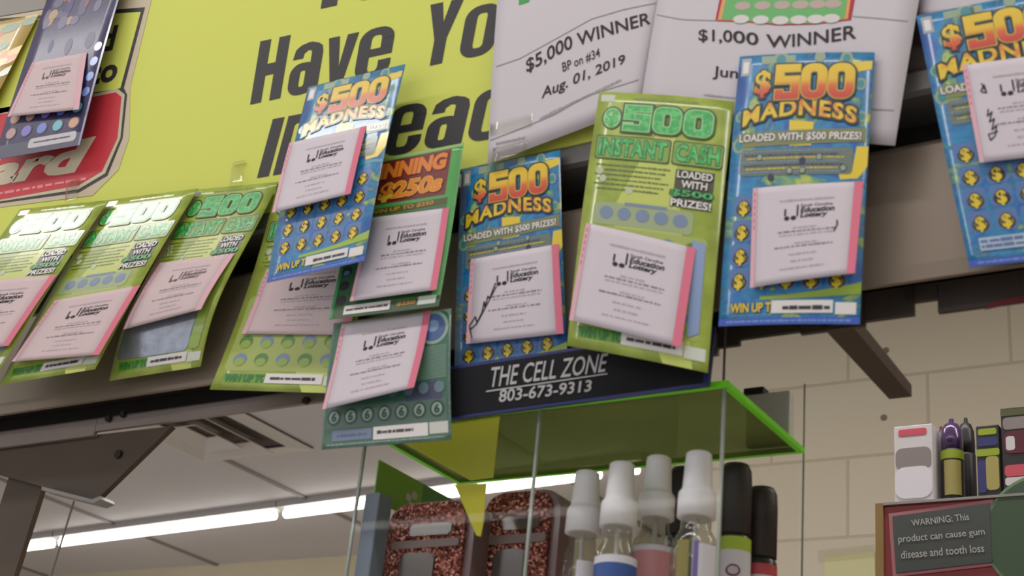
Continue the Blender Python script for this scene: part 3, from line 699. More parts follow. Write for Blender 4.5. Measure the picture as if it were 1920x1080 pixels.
def w250(A):
    rnd = random.Random(5); OR = ink((236, 132, 30)); DR = ink((120, 24, 20)); DGn = ink((44, 92, 48)); BG = ink((52, 150, 82))
    A.add(rect(0, 0, 10, .4), ink((150, 190, 110)), 1)
    A.add(poly((.2, .5), (9.0, .5), (8.9, 6.2), (.2, 6.0)), DR, 1)
    A.text('WINNING', .4, .8, 8.7, 2.9, OR, 3, off=.06, shear=.1, outlines=((.05, DR),)); A.text('$250s', 2.6, 3.5, 8.5, 5.9, OR, 4, off=.035, shear=.15, outlines=((.06, DR), (.025, YEL)))
    A.add(rect(.2, 6.6, 9.2, 7.5), ink((78, 84, 34)), 1); A.text('WIN UP TO $250', 2.0, 6.75, 8.0, 7.35, ink((210, 150, 40)), 3, off=.03)
    A.add(rect(.2, 7.6, 9.2, 9.8), ink((62, 98, 64)), 1)
    for i in range(14): A.add(stroke([(.4 + i * .62, 9.5), (.7 + i * .62, 7.9), (1.0 + i * .62, 9.4)], .12), ink((105, 140, 96)), 2)
    A.add(rect(.3, 9.9, 9.2, 18.6), DGn, 1)
    for i in range(5): A.add(disc(.8, 10.6 + i * 1.8, .5, .6, 12), BLACK, 2); A.add(disc(.8, 10.8 + i * 1.8, .3, .3, 12), ink((100, 130, 170)), 3)
    A.add(rect(0, 10.0, .3, 20), BG, 3); A.add(rect(0, 18.7, 10, 20), ink((52, 82, 50)), 2)
    A.add(rect(1.3, 18.6, 5.6, 19.7), WHITE, 4); A.add(smudge(1.5, 19.0, 5.4, 19.3, rnd, .1), BLACK, 5)
    A.text('$250', 6.2, 18.9, 7.9, 19.5, ink((180, 130, 30)), 4, off=.04); A.add(rect(8.1, 18.6, 9.7, 19.6), ink((205, 215, 200)), 4)
def darkcash(A):
    rnd = random.Random(8); B1 = ink((70, 96, 150)); LG = ink((150, 178, 160)); DG = ink((28, 66, 50)); P = ink((70, 74, 100))
    A.add(rrect(.15, .15, 9.85, 9.85, .5), ink((56, 108, 84)), 1)
    A.add(disc(8.6, 1.4, 1.25, 1.35, 24), LG, 2); A.add(disc(8.6, 1.4, 1.0, 1.1, 24), B1, 3); A.add(disc(8.6, 1.3, .5, .5, 12), ink((120, 150, 190)), 4)
    for i in range(16): A.add(stroke([(7.4 + .15 * math.sin(i), 3.0 + i * .16), (9.7, 2.9 + i * .16)], .05), LG, 2)
    A.add(rect(6.6, 5.6, 9.4, 7.0), P, 2); A.add(rect(.3, 6.9, 9.7, 8.6), ink((80, 112, 98)), 2)
    for j in range(7):
        x = .9 + j * 1.35; A.add(disc(x, 7.7, .56, .62, 16), DG, 3); A.add(disc(x, 7.7, .40, .46, 14), LG, 4)
        A.text('6', x - .22, 7.35, x + .22, 8.05, DG, 5, off=.05)
    for j in range(4): A.add(disc(5.6 + j * 1.2, 6.1, .4, .45, 12), ink((104, 130, 140)), 4)
    A.add(rect(.8, 8.7, 4.0, 9.5), ink((110, 126, 156)), 3); A.add(smudge(1.2, 9.0, 3.6, 9.2, rnd), ink((80, 96, 130)), 4)
    A.add(rect(4.1, 8.65, 8.3, 9.6), WHITE, 3); A.add(smudge(4.4, 8.95, 7.2, 9.2, rnd, .1), BLACK, 4); A.add(rect(8.4, 8.65, 9.8, 9.5), ink((210, 210, 200)), 3)
    A.add(smudge(.4, 9.7, 9.5, 9.8, rnd), LG, 3)
def purple(A):
    rnd = random.Random(4)
    for i in range(34):
        x, y = rnd.uniform(.8, 8.6), rnd.uniform(4.0, 11.2)
        A.add(disc(x, y, rnd.uniform(.3, .7), rnd.uniform(.3, .8), 8), ink(rnd.choice(((96, 92, 120), (180, 150, 110), (70, 60, 120), (120, 110, 140), (150, 90, 90))), .1), 1 + i * .02)
    for j in range(4): A.text('8', 5.2 + j * 1.2, 5.3, 6.0 + j * 1.2, 6.7, BLACK, 3, off=.05)
    for i in range(2):
        for j in range(5):
            x, y = 1.2 + j * 1.85, 16.75 + i * 1.25; c = ((215, 160, 130), (190, 150, 150), (130, 110, 210), (110, 130, 220), (110, 190, 210))[(j + i) % 5]
            A.add(disc(x, y, .7, .55, 16), ink((28, 24, 60)), 1.6); A.add(disc(x, y, .55, .43, 16), ink(c), 2); A.add(disc(x - .15, y - .1, .22, .18, 10), ink((230, 225, 240)), 3)
    for i in range(4): A.add(disc(9.1, 11.6 + i * 1.3, .45, .4, 12), ink((120, 150, 220)), 2)
    A.add(rect(0, 18.9, 10, 20), ink((70, 70, 96)), 1); A.add(rrect(3.8, 18.75, 9.3, 19.55, .3), ink((200, 195, 200)), 2); A.add(smudge(4.4, 19.05, 8.6, 19.2, rnd, .1), ink((70, 66, 80)), 3)
    A.add(rect(9.75, 0, 10, 20), ink((150, 150, 170)), 2)

PINK = flat((226, 122, 145)); PINKL = flat((228, 180, 190)); GREY = flat((186, 172, 180)); GREYD = flat((144, 134, 140)); LOGO = flat((50, 46, 50))
m_slip = mat('slip_paper', (218, 208, 215), .75, spec=.2, noise=.03, nscale=40)
m_slip2 = mat('slip_paper_warm', (216, 194, 194), .75, spec=.2, noise=.03, nscale=40)
def slip(A, seed=0, left=.45, right=.75, soft=False, writing=None):
    rnd = random.Random(seed + 50)
    A.add(rect(0, 0, left, 10), PINKL, 1); A.add(rect(10 - right, 0, 10, 10), PINKL if soft else PINK, 1)
    for i in range(14): A.add(rect(left * .35, .5 + i * .68, left * .65, .9 + i * .68), PINK, 1.5)
    A.add(smudge(2.6, 1.55, 7.6, 1.8, rnd, .1), GREY, 1)
    g = LOGO if not soft else flat((110, 96, 104))
    # tree mark in a broken black square, then three lines of name
    A.add(rect(3.1, 2.15, 3.5, 2.6), g, 1); A.add(rect(3.45, 2.12, 4.3, 2.42), g, 1.2); A.add(rect(3.1, 2.55, 3.28, 3.3), g, 1.1); A.add(rect(4.25, 2.2, 4.42, 3.4), g, 1)
    A.add(disc(3.36, 3.55, .26, .24, 10), g, 1); A.add(disc(3.98, 3.55, .28, .24, 10), g, 1); A.add(rect(3.1, 2.9, 3.2, 3.5), g, 1)
    A.text('South Carolina', 4.6, 2.15, 7.5, 2.45, g, 1, off=.01, shear=.1); A.text('Education', 4.6, 2.5, 7.7, 3.1, g, 1, off=.035, shear=.15); A.text('Lottery', 4.6, 3.1, 7.1, 3.75, g, 1, off=.045, shear=.15)
    lines = ((4.5, 4.0, 6.2), (4.85, 2.6, 8.0), (5.2, 2.7, 7.9), (6.1, 4.2, 6.4), (6.4, 2.3, 7.8), (7.2, 3.7, 6.3), (7.9, 3.9, 6.0), (8.6, 2.9, 7.1))
    for k, (y, a, b) in enumerate(lines): A.add(smudge(a, y, b, y + .2, rnd, .3), GREY if k not in (1, 4) else GREYD, 1)
    if writing: A.add(stroke(writing[0], .14), LOGO, 2); [A.add(stroke(p, .12), LOGO, 2) for p in writing[1:]]
m_white_paper = mat('white_paper', (216, 209, 214), .75, spec=.2)

m_tape = clear('clear_tape', (.97, .97, .95), 1.6, .06)
def ticket(name, quad, Ys, art, base, label, cat='lottery ticket', group=None, bow=0, ubow=0, peak=.5, H=20, nu=8, nv=24, **kw):
    sh = Sheet(quad, Ys, bow, ubow, peak, 10, H); A = Art(sh); art(A, **kw)
    o = A.build(name, base, nu=nu, nv=nv); tag(o, label, cat, group); return sh
def receipt(sh, quad, hs, label, bow=.0, seed=0, warm=False, **kw):
    s = Sheet(quad, hs, bow, 0, .5, 10, 10, base=sh); A = Art(s); slip(A, seed, **kw)
    o = A.build('lottery_receipt', m_slip2 if warm else m_slip, nu=6, nv=14, thick=.0002)
    tag(o, label, 'receipt', 'pink-edged paper receipts taped to the tickets'); return s
# --- white winner papers
def paper(quad, Ys, label, fn, bow=0, H=14):
    sh = Sheet(quad, Ys, bow, 0, .5, 10, H); A = Art(sh); fn(A)
    o = A.build('winner_notice', m_white_paper, nu=12, nv=18, thick=.0002, step=.00014); tag(o, label, 'paper notice', 'white papers announcing winners'); return sh
TK = flat((58, 52, 54)); LN = flat((160, 152, 155)); SMP = flat((172, 166, 168))
def pline(A, pts, w, m, layer=2): A.add(stroke([A.sh.xy(p) for p in pts], w), m, layer)
def psm(A, a, b, h, m, seed=1, gap=.2):
    rnd = random.Random(seed); n = 60.; p, q = A.sh.xy(a), A.sh.xy(b)
    s = smudge(0, -.5, n, .5, rnd, gap); d = (q[0] - p[0], q[1] - p[1])
    A.add(xf(s, lambda x, y: (p[0] + d[0] * x / n, p[1] + d[1] * x / n + y * h)), m, 2)
def p1(A):
    A.strip('$5,000 WINNER', [(988, 141), (1062, 100), (1140, 72), (1221, 49)], [(986, 112), (1060, 70), (1136, 44), (1219, 22)], TK, 3, off=.012)
    A.strip('BP on #34', [(1056, 137), (1126, 108)], [(1054, 118), (1124, 90)], TK, 3, off=.004)
    A.strip('Aug. 01, 2019', [(1015, 192), (1092, 158), (1173, 124)], [(1018, 164), (1094, 132), (1172, 101)], TK, 3, off=.012)
    pline(A, [(931, 125), (975, 110), (1030, 80), (1109, 36), (1170, 18), (1239, 4)], .05, LN); pline(A, [(920, 263), (975, 242), (1040, 215), (1100, 180), (1197, 150)], .05, LN)
    psm(A, (1012, 223), (1165, 150), .16, SMP); psm(A, (930, 270), (985, 258), .14, SMP, 4)
    A.add(poly(*[A.sh.xy(p) for p in ((974, -20), (1000, -26), (992, 4), (973, 10))]), flat((80, 170, 90)), 2)
    pline(A, [(1000, 2), (1012, -4)], .1, TK)
def p2(A):
    A.strip('$1,000 WINNER', [(1310, 80), (1375, 84), (1462, 95), (1530, 88), (1606, 77)], [(1310, 55), (1375, 57), (1462, 67), (1530, 59), (1606, 46)], TK, 3, off=.012)
    A.strip('June', [(1336, 149), (1402, 156)], [(1338, 124), (1404, 130)], TK, 3, off=.012)
    psm(A, (1320, 178), (1392, 186), .12, SMP); pline(A, [(1500, 196), (1590, 203), (1676, 207)], .05, LN)
    pline(A, [(1232, 28), (1280, 37), (1345, 39)], .05, LN); pline(A, [(1600, 31), (1650, 35), (1702, 40)], .05, LN)
    X = lambda *p: poly(*[A.sh.xy(q) for q in p])
    A.add(X((1362, -60), (1618, -80), (1596, 38), (1530, 46), (1460, 48), (1400, 42), (1341, 40)), flat((190, 60, 80)), 2)
    A.add(X((1368, -60), (1608, -80), (1590, 36), (1530, 44), (1460, 46), (1400, 40), (1346, 38)), flat((235, 170, 110)), 3)
    A.add(X((1375, -60), (1600, -80), (1584, 35), (1530, 43), (1460, 45), (1400, 39), (1353, 37)), flat((120, 190, 120)), 4)
    for i, x in enumerate((1393, 1430, 1467, 1501, 1533, 1562)):
        for y, c, w_ in ((12 - i * .8, (172, 96, 106), (200, 180, 170)), (39 - abs(i - 2) * 1.2, (200, 160, 165), (226, 222, 218)), (-16 - i, (172, 96, 106), (200, 180, 170))):
            px = x - (y - 12) * .12; q = A.sh.xy((px, y)); A.add(disc(q[0], q[1], .32, .24, 14), flat(w_), 5); A.add(disc(q[0], q[1], .26, .18, 12), flat(c), 6.5)
def p3(A): pass
P1 = paper([(952, -200), (1310, -330), (1200, 200), (914, 308)], (.904, .904, .897, .897), 'white $5,000 winner notice dated Aug. 01, 2019 taped over the yellow-green sign', p1, bow=.004)
P2 = paper([(1272, -200), (1768, -235), (1678, 273), (1195, 236)], (.9015, .9015, .893, .893), 'white $1,000 winner notice with a green ticket picture at its top', p2, bow=.003)
P3 = paper([(1735, -150), (2060, -190), (2000, 8), (1722, 30)], (.904, .904, .902, .902), 'plain white sheet in the top right corner behind the large blue ticket', p3)
# --- tickets left to right
G_T = 'lottery tickets taped along the rack'
T0 = ticket('lottery_ticket', [(135, -120), (270, -145), (150, 272), (-12, 300)], (.903, .903, .888, .888), purple, gradient('purple_print', [(0, (30, 24, 66)), (.5, (40, 34, 84)), (1, (76, 66, 128))], 'N', scale=5, coat=.25), 'dark purple scratch ticket with round gems hanging in the top left corner', group=G_T, bow=.004)
Tm = ticket('lottery_ticket', [(-150, 70), (73, 26), (-12, 190), (-230, 320)], (.903, .903, .897, .897), lambda A: [A.add(disc(random.Random(i).uniform(4, 10), random.Random(i + 9).uniform(0, 18), .8, 1.0, 9), ink(((230, 120, 60), (190, 180, 120), (220, 190, 90), (140, 160, 130))[i % 4]), 1 + i * .03) for i in range(30)], gradient('orange_print', [(0, (214, 170, 80)), (.5, (200, 170, 90)), (1, (170, 160, 100))], 'N', scale=5), 'yellow and orange ticket at the left edge beside the purple ticket', group=G_T)
T3 = ticket('lottery_ticket', [(362, 356), (522, 341), (376, 687), (205, 714)], (.902, .902, .893, .893), cash, g_cash, 'yellow-green scratch ticket, third from the left, with a silvery glare', group=G_T, bow=.011, peak=.66, nv=30, seed=3, silver=True)
T2 = ticket('lottery_ticket', [(203, 375), (372, 353), (178, 692), (-2, 722)], (.897, .897, .868, .868), cash, g_cash, 'yellow-green scratch ticket, second from the left, row of scratched numbers above its receipt', group=G_T, bow=.003, seed=2)
T1 = ticket('lottery_ticket', [(38, 392), (205, 375), (0, 693), (-180, 720)], (.890, .890, .860, .860), cash, g_cash, 'yellow-green scratch ticket cut off by the left edge of the photo', group=G_T, bow=.003, seed=1)
T4 = ticket('lottery_ticket', [(520, 345), (700, 322), (645, 738), (393, 730)], (.903, .903, .893, .893), cash, g_cash, 'yellow-green scratch ticket partly hidden under the tilted blue ticket', group=G_T, bow=-.006, seed=4)
T7 = ticket('lottery_ticket', [(866, 318), (1050, 281), (1066, 706), (851, 738)], (.902, .902, .903, .903), madness, g_mad, 'blue $500 ticket behind the black phone store sign, its receipt signed by hand', group=G_T, bow=.002, seed=7)
sh = Sheet([(626, 606), (846, 578), (847, 824), (603, 843)], (.883, .883, .879, .879), .002, 0, .5, 10, 10); A = Art(sh); darkcash(A)
o = A.build('lottery_ticket', gradient('guilloche_print', [(0, (60, 92, 90)), (.5, (92, 128, 118)), (1, (140, 166, 160))], 'N', scale=14), nu=8, nv=16)
tag(o, 'crinkled grey-green ticket hanging lowest, with a blue oval and a row of round numbers', 'lottery ticket', G_T); T11 = sh
T6 = ticket('lottery_ticket', [(672, 306), (869, 268), (822, 574), (617, 599)], (.889, .889, .873, .873), lambda A: w250(A), gradient('w250_print', [(0, (60, 150, 80)), (.5, (80, 170, 84)), (1, (110, 190, 90))], 'N', scale=4), 'dark green ticket with orange $250 lettering, between two blue tickets', group=G_T, bow=-.002)
T5 = ticket('lottery_ticket', [(578, 163), (760, 120), (683, 489), (500, 530)], (.888, .888, .857, .857), madness, g_mad, 'tilted blue $500 ticket with a glare band, hanging over the black sign lettering', group=G_T, bow=.003, seed=5)
T8 = ticket('lottery_ticket', [(1124, 172), (1377, 190), (1327, 699), (1063, 648)], (.887, .887, .868, .868), cash, g_cash, 'large green $500 ticket hanging above the black phone store sign', group=G_T, bow=.003, ubow=.002, seed=8)
T9 = ticket('lottery_ticket', [(1387, 106), (1640, 98), (1612, 608), (1347, 612)], (.889, .889, .872, .872), madness, g_mad, 'blue $500 ticket over the $1,000 winner notice', group=G_T, bow=.002, ubow=.002, seed=9)
T10 = ticket('lottery_ticket', [(1718, 30), (2003, -28), (2110, 470), (1818, 501)], (.893, .893, .885, .885), madness, g_mad, 'blue $500 ticket cut off by the right edge of the photo', group=G_T, bow=.002, seed=10, bottom='white')
# --- receipts
receipt(T0, [(61, 117), (163, 98), (148, 205), (14, 219)], (.001, .001, .006, .006), 'pale peach receipt taped to the purple ticket', warm=True, soft=True, seed=0)
receipt(T3, [(300, 493), (440, 476), (377, 580), (231, 618)], (.001, .001, .009, .009), 'warm white receipt on the third green ticket from the left, its lower edge lifted', warm=True, soft=True, seed=3)
receipt(T2, [(103, 563), (263, 535), (186, 665), (22, 678)], (.001, .001, .007, .007), 'white receipt with pink right edge on the second green ticket from the left', soft=False, warm=True, seed=2)
receipt(T1, [(-50, 528), (107, 515), (16, 648), (-150, 668)], (.001, .001, .006, .006), 'receipt on the leftmost green ticket, cut off by the left edge of the photo', warm=True, seed=1)
receipt(T4, [(500, 505), (680, 478), (655, 628), (453, 626)], (.001, .001, .002, .002), 'receipt on the green ticket tucked below the tilted blue ticket', seed=4, warm=True)
receipt(T7, [(883, 486), (1047, 457), (1057, 625), (874, 645)], (.001, .001, .006, .006), 'receipt signed in black ink on the blue ticket behind the black sign', seed=7, writing=[[(.5, 9.0), (.3, 7.9), (.9, 7.0), (1.1, 7.8), (.4, 8.4), (1.0, 7.9), (1.6, 6.6), (1.8, 5.4), (1.9, 6.0), (2.2, 4.8), (2.4, 5.1), (2.7, 4.2), (3.0, 3.4)], [(1.2, 7.6), (3.1, 3.8)], [(.3, 8.2), (.6, 9.4)]])
receipt(T11, [(641, 608), (808, 582), (776, 726), (604, 768)], (.001, .001, .012, .010), 'receipt with bright pink right edge on the lowest grey-green ticket, bottom curling out', bow=-.002, seed=11)
receipt(T6, [(690, 409), (842, 389), (818, 543), (656, 565)], (.001, .001, .005, .005), 'white receipt on the dark green ticket with orange $250 lettering', seed=6)
receipt(T5, [(543, 268), (687, 236), (657, 363), (510, 399)], (.001, .001, .008, .008), 'white receipt on the tilted blue ticket with the glare band', seed=5)
receipt(T8, [(1099, 418), (1305, 466), (1277, 651), (1067, 600)], (.001, .001, .006, .004), 'receipt tilted clockwise on the middle green ticket', seed=8)
receipt(T9, [(1412, 353), (1619, 340), (1603, 512), (1406, 540)], (.001, .001, .010, .004), 'white receipt on the blue ticket over the $1,000 notice', seed=9, writing=[[(8.0, 4.2), (8.05, 4.7), (7.8, 5.3)]])
receipt(T10, [(1804, 122), (2010, 95), (2040, 282), (1837, 305)], (.001, .001, .005, .005), 'receipt with handwriting up its left side on the blue ticket at the right edge', seed=10, writing=[[(1.3, 3.0), (1.7, 2.4), (1.8, 3.2), (1.4, 3.1)], [(1.7, 4.9), (1.5, 5.6), (2.0, 5.2), (1.6, 6.2), (2.1, 5.9), (1.7, 7.0), (2.2, 6.6), (1.9, 7.6), (1.4, 8.0), (1.3, 7.4), (2.2, 7.2)], [(1.5, 2.2), (1.7, 2.9)]])
# --- pieces of clear tape
def tape(quad, Ys, label):
    s = Sheet(quad, Ys, .0006, 0, .5, 10, 10); A = Art(s); o = A.build('clear_tape', m_tape, nu=4, nv=6, thick=.00015); tag(o, label, 'tape', 'pieces of clear tape')
tape([(436, 304), (462, 299), (456, 346), (430, 350)], (.9065, .9065, .8985, .8985), 'piece of clear tape on the yellow-green sign above the third green ticket')
tape([(924, 186), (1003, 172), (997, 238), (918, 256)], (.8985, .8985, .896, .896), 'piece of clear tape near the left edge of the $5,000 winner notice')
tape([(925, 278), (990, 262), (983, 312), (919, 325)], (.8945, .8945, .8985, .8985), 'piece of clear tape joining the $5,000 notice to the blue ticket below')
tape([(126, 340), (152, 334), (146, 376), (122, 382)], (.9055, .9055, .8885, .8885), 'piece of clear tape below the red card logo')
# ==================================================================== CELL ZONE SIGN on the clear display box
BY = .905
bfr = atY(1360, 716, BY); ZB = bfr.z
cbk = atZ(1505, 837, ZB); cfl = atZ(715, 813, ZB); cbl = atZ(881, 906, ZB)
m_blk = mat('sign_black_gloss', (26, 26, 30), .7, spec=.2); m_navy = mat('sign_navy', (40, 48, 110), .4); m_let = mat('sign_silver', (190, 188, 188), .5)
cs = empty('phone_store_sign', atY(1090, 745, .889)); tag(cs, 'black sign with silver store name and phone number, standing on the clear box', 'sign')
ys = .889
def tl(px, py): return atY(px, py, ys)
a, b, c, d = tl(838, 688), tl(1340, 612), tl(1327, 722), tl(838, 786)
bm = bmesh.new(); bk = Vector((0, .004, 0)); hexa(bm, [a, b, c, d], [p + bk for p in (a, b, c, d)]); link('border_panel', bm, m_navy, cs)
a, b, c, d = tl(840, 694), tl(1328, 620), tl(1317, 718), tl(840, 781)
fr = Vector((0, -.0006, 0)); bm = bmesh.new(); hexa(bm, [p + fr for p in (a, b, c, d)], [a, b, c, d]); bface = link('black_face', bm, m_blk, cs)
def signtxt(body, bl, br, tr, tl_, m, off, shear):
    P = [atY(p[0], p[1], ys - .0008) for p in (bl, br, tr, tl_)]; ref = text2d(body, off, shear); bx = bounds(ref[0]); bm = bmesh.new()
    vs = []
    for x, y in ref[0]:
        u = (x - bx[0]) / (bx[2] - bx[0]); v = (y - bx[1]) / (bx[3] - bx[1]); vs.append(bm.verts.new(P[0].lerp(P[1], u).lerp(P[3].lerp(P[2], u), v)))
    for f in ref[1]:
        try: bm.faces.new([vs[i] for i in f])
        except ValueError: pass
    r = bmesh.ops.extrude_face_region(bm, geom=bm.faces[:])
    for v in [g for g in r['geom'] if isinstance(g, bmesh.types.BMVert)]: v.co.y -= .0004
    return link('lettering', bm, m, bface)
signtxt('THE CELL ZONE', (919, 727), (1137, 697), (1141, 662), (922, 689), m_let, .004, .15)
signtxt('803-673-9313', (935, 755), (1108, 734), (1111, 712), (938, 731), m_let, .012, 0)
bm = bmesh.new(); P = [atY(p[0], p[1], ys - .0008) for p in ((912, 733), (1139, 700), (1139, 702), (912, 735.5))]; hexa(bm, P, [p + Vector((0, -.0004, 0)) for p in P]); link('underline', bm, m_let, bface)
# ---- display box
m_clear = clear('clear_acrylic', (.995, .995, .99), .13, .02)
m_edge = mat('acrylic_edge', (150, 160, 150), .3, coat=.5)
m_top = clear('green_acrylic', (.40, .43, .32), .04, .03, (.36, .40, .14), .28, (.40, .50, .12))
m_gedge = mat('green_edge_glow', (135, 255, 40), .6)  # fluorescent edge glow put into a plain bright green
FL = Vector((cfl.x, BY, ZB)); FR = Vector((bfr.x, BY, ZB)); BR = Vector((bfr.x + .002, max(cbk.y, 1.04), ZB)); BL = Vector((cfl.x, BR.y, ZB))
db = empty('display_box', ((FL.x + FR.x) / 2, BY, 1.1)); tag(db, 'clear acrylic display box with a bright green top panel on the counter', 'display box')
T = .0042; x0, x1, y0, y1 = FL.x, FR.x, FL.y, BR.y; zb = 1.10
e = .0048
bm = bmesh.new(); boxm(bm, (x0 - .004 + e, y0 - .003 + e, ZB - T), (x1 + .003 - e, y1 + .004 - e, ZB)); link('top_panel', bm, m_top, db)
bm = bmesh.new()
boxm(bm, (x0 - .004, y0 - .003, ZB - T), (x1 + .003, y0 - .003 + e, ZB)); boxm(bm, (x1 + .003 - e, y0 - .003 + e, ZB - T), (x1 + .003, y1 + .004, ZB))
boxm(bm, (x0 - .004, y1 + .004 - e, ZB - T), (x1 + .003 - e, y1 + .004, ZB)); boxm(bm, (x0 - .004, y0 - .003 + e, ZB - T), (x0 - .004 + e, y1 + .004 - e, ZB))
link('green_edge', bm, m_gedge, db)
def pane(name, lo, hi):
    p = empty_part = None
    bm = bmesh.new(); boxm(bm, lo, hi); return link(name, bm, m_clear, db)
zt = ZB - T
def edge_strip(x, y, z0, z1, s=.0016):
    bm = bmesh.new(); boxm(bm, (x - s, y - s, z0), (x + s, y + s, z1)); link('panel_edge', bm, m_edge, db)
xd = atY(996, 925, BY).x
pane('front_panel', (x0 + .001, y0, zb), (x1 - .001, y0 + .002, zt - .0005))
pane('left_panel', (x0, y0 + .003, zb), (x0 + .002, y1 - .001, zt - .0005))
pane('right_panel', (x1 - .002, y0 + .003, zb), (x1, y1 - .001, zt - .0005))
pane('divider', (xd - .001, y0 + .003, zb), (xd + .001, y1 - .001, zt - .0005))
zbt = atY(1500, 720, y1 + .005).z
pane('back_panel', (x0, y1 + .005, zb), (x1 + .001, y1 + .007, zbt))
for x, y in ((x0 + .001, y0 + .0015), (x1 - .001, y0 + .0015), (xd, y0 + .002)): edge_strip(x, y, zb, zt - .0006, .0011)
edge_strip(x1 + .0015, y1 + .006, zb, zbt, .0006)
SHZ = CAMZ + .240
bm = bmesh.new(); boxm(bm, (x0 + .0025, y0 + .003, SHZ - .003), (x1 - .0025, y1 - .0015, SHZ)); link('inner_shelf', bm, m_clear, db)
# cords
def cord(p, q, lab):
    bm = bmesh.new(); tube(bm, [p, q], .0010, 6); o = link('hanging_cord', bm, mat('cord_dark', (110, 102, 96), .6)); tag(o, lab, 'cord')
pc = atY(1355, 640, BY + .03 - .0); cord(Vector((pc.x, RY - .001, zl)), Vector((atY(1357, 712, RY - .001).x, RY - .001, ZB + .0002)), 'thin dark cord from the rail down to the green corner of the clear box')
pc = atY(137, 947, RY - .006); pq = atY(96, 1080, RY - .006); cord(Vector((pc.x, RY - .006, pc.z + .004)), pc + (pq - pc) * 2.2, 'thin cord hanging from the steel bracket at lower left')
# items on top of the box
m_lime = mat('lime_card', (222, 236, 60), .6)
lc = [atZ(x, y, ZB - T - .0025) for x, y in ((722, 812), (937, 783), (925, 896), (882, 901))]
bm = bmesh.new(); hexa(bm, lc, [p + Vector((0, 0, .0012)) for p in lc]); tag(link('lime_card', bm, m_lime), 'flat lime green card under the left end of the green top panel', 'card')
ga, gb = atY(1400, 738, y1 - .012), atY(1481, 730, y1 - .012)
gm = mat('grey_box', (225, 222, 218), .6); gc = empty('grey_box', (ga.x + .02, y1 - .02, ZB)); tag(gc, 'small dark grey box on the back right corner of the green top panel', 'box')
bm = bmesh.new(); boxm(bm, (ga.x, y1 - .012, ZB + .0005), (gb.x, y1 - .002, ga.z - .001), 0, .001); link('body', bm, gm, gc)
bm = bmesh.new(); boxm(bm, (ga.x - .002, y1 - .0135, ga.z - .0008), (ga.x + (gb.x - ga.x) * .4, y1 - .002, ga.z + .004)); link('lid_tab', bm, m_groove, gc)
# ------------------------------------------------------------------ spray bottles
m_cap = mat('white_plastic', (244, 243, 246), .45); m_glass = clear('bottle_glass', (.80, .80, .76), 1.5, .05, (.35, .34, .30), .12)
m_bcap = mat('black_plastic', (44, 40, 38), .5, noise=.2, nscale=60)
def bottle(px, py, Y, lab, labmat, bands, tall=1.0, body_r=.0172, group='spray bottles with white caps'):
    top = atY(px, py, Y); z = top.z; b = SHZ + .0006
    r = empty('spray_bottle', (top.x, top.y, b)); tag(r, lab, 'spray bottle', group); X, Y_ = top.x, top.y
    h = z - b
    bm = bmesh.new()
    lathe(bm, (X, Y_, b), [(.006, .0), (body_r * .92, .0006), (body_r, .004), (body_r, h - .074), (body_r * .93, h - .066), (body_r * .72, h - .060), (.0108, h - .057), (.0106, h - .048)]); bb = link('bottle_body', bm, m_glass, r, True)
    bm = bmesh.new()
    lathe(bm, (X, Y_, b), [(.011, h - .0485), (.0138, h - .048), (.0134, h - .031), (.0128, h - .0295), (.0118, h - .029), (.0108, h - .026), (.0096, h - .006), (.0092, h - .001), (.0080, h)]); link('spray_cap', bm, m_cap, r, True)
    bm = bmesh.new()
    lathe(bm, (X, Y_, b), [(.0019, .006), (.0019, h - .048)], 8); link('dip_tube', bm, m_cap, bb, True)
    hb = h - .072; lo = hb * .25
    ang0 = math.atan2(-Y_, -X)
    bm = bmesh.new(); n = 20
    for bnd in bands:
        za, zb_, mi = bnd[:3]; c_, s_ = (bnd[3:] if len(bnd) > 3 else (0, 3.4))
        ring = []
        for zq in (lo + (hb - lo) * za, lo + (hb - lo) * zb_):
            ring.append([bm.verts.new((X + (body_r + .0004) * math.cos(ang0 + c_ + (i / n - .5) * s_), Y_ + (body_r + .0004) * math.sin(ang0 + c_ + (i / n - .5) * s_), b + zq)) for i in range(n + 1)])
        for i in range(n): bm.faces.new((ring[0][i], ring[0][i + 1], ring[1][i + 1], ring[1][i])).material_index = mi
    link('bottle_label', bm, labmat, bb, True)
    return r
mw = mat('label_white', (222, 220, 228), .5); mb = mat('label_blue', (60, 90, 160), .5); mr = mat('label_red', (205, 80, 90), .5); mpk = mat('label_pink', (215, 150, 155), .5)
mpu = mat('label_purple', (120, 105, 170), .5); mol = mat('label_olive', (140, 130, 70), .5); mgn = mat('label_lime', (170, 200, 60), .5)
bottle(1102, 886, .945, 'clear bottle with white spray cap and white label, leftmost of the spray bottles', [mw], [(0, 1, 0, .25, .9)], body_r=.0148)
bottle(1167, 870, .925, 'spray bottle with blue and white label, second from the left', [mw, mb, mr], [(0, .35, 2), (.35, .8, 1), (.8, 1, 0)], body_r=.0150)
bottle(1236, 858, .962, 'spray bottle with pink label, third from the left', [mpk, mr, mw], [(0, .25, 1), (.25, .9, 0), (.9, 1, 2)])
bottle(1311, 850, .927, 'spray bottle with a pale purple label, nearest the right panel', [mpu, mw, mol], [(0, 1.05, 1, .55, .8), (0, 1.1, 0, .05, .2), (0, 1.12, 2, -.5, .55)])
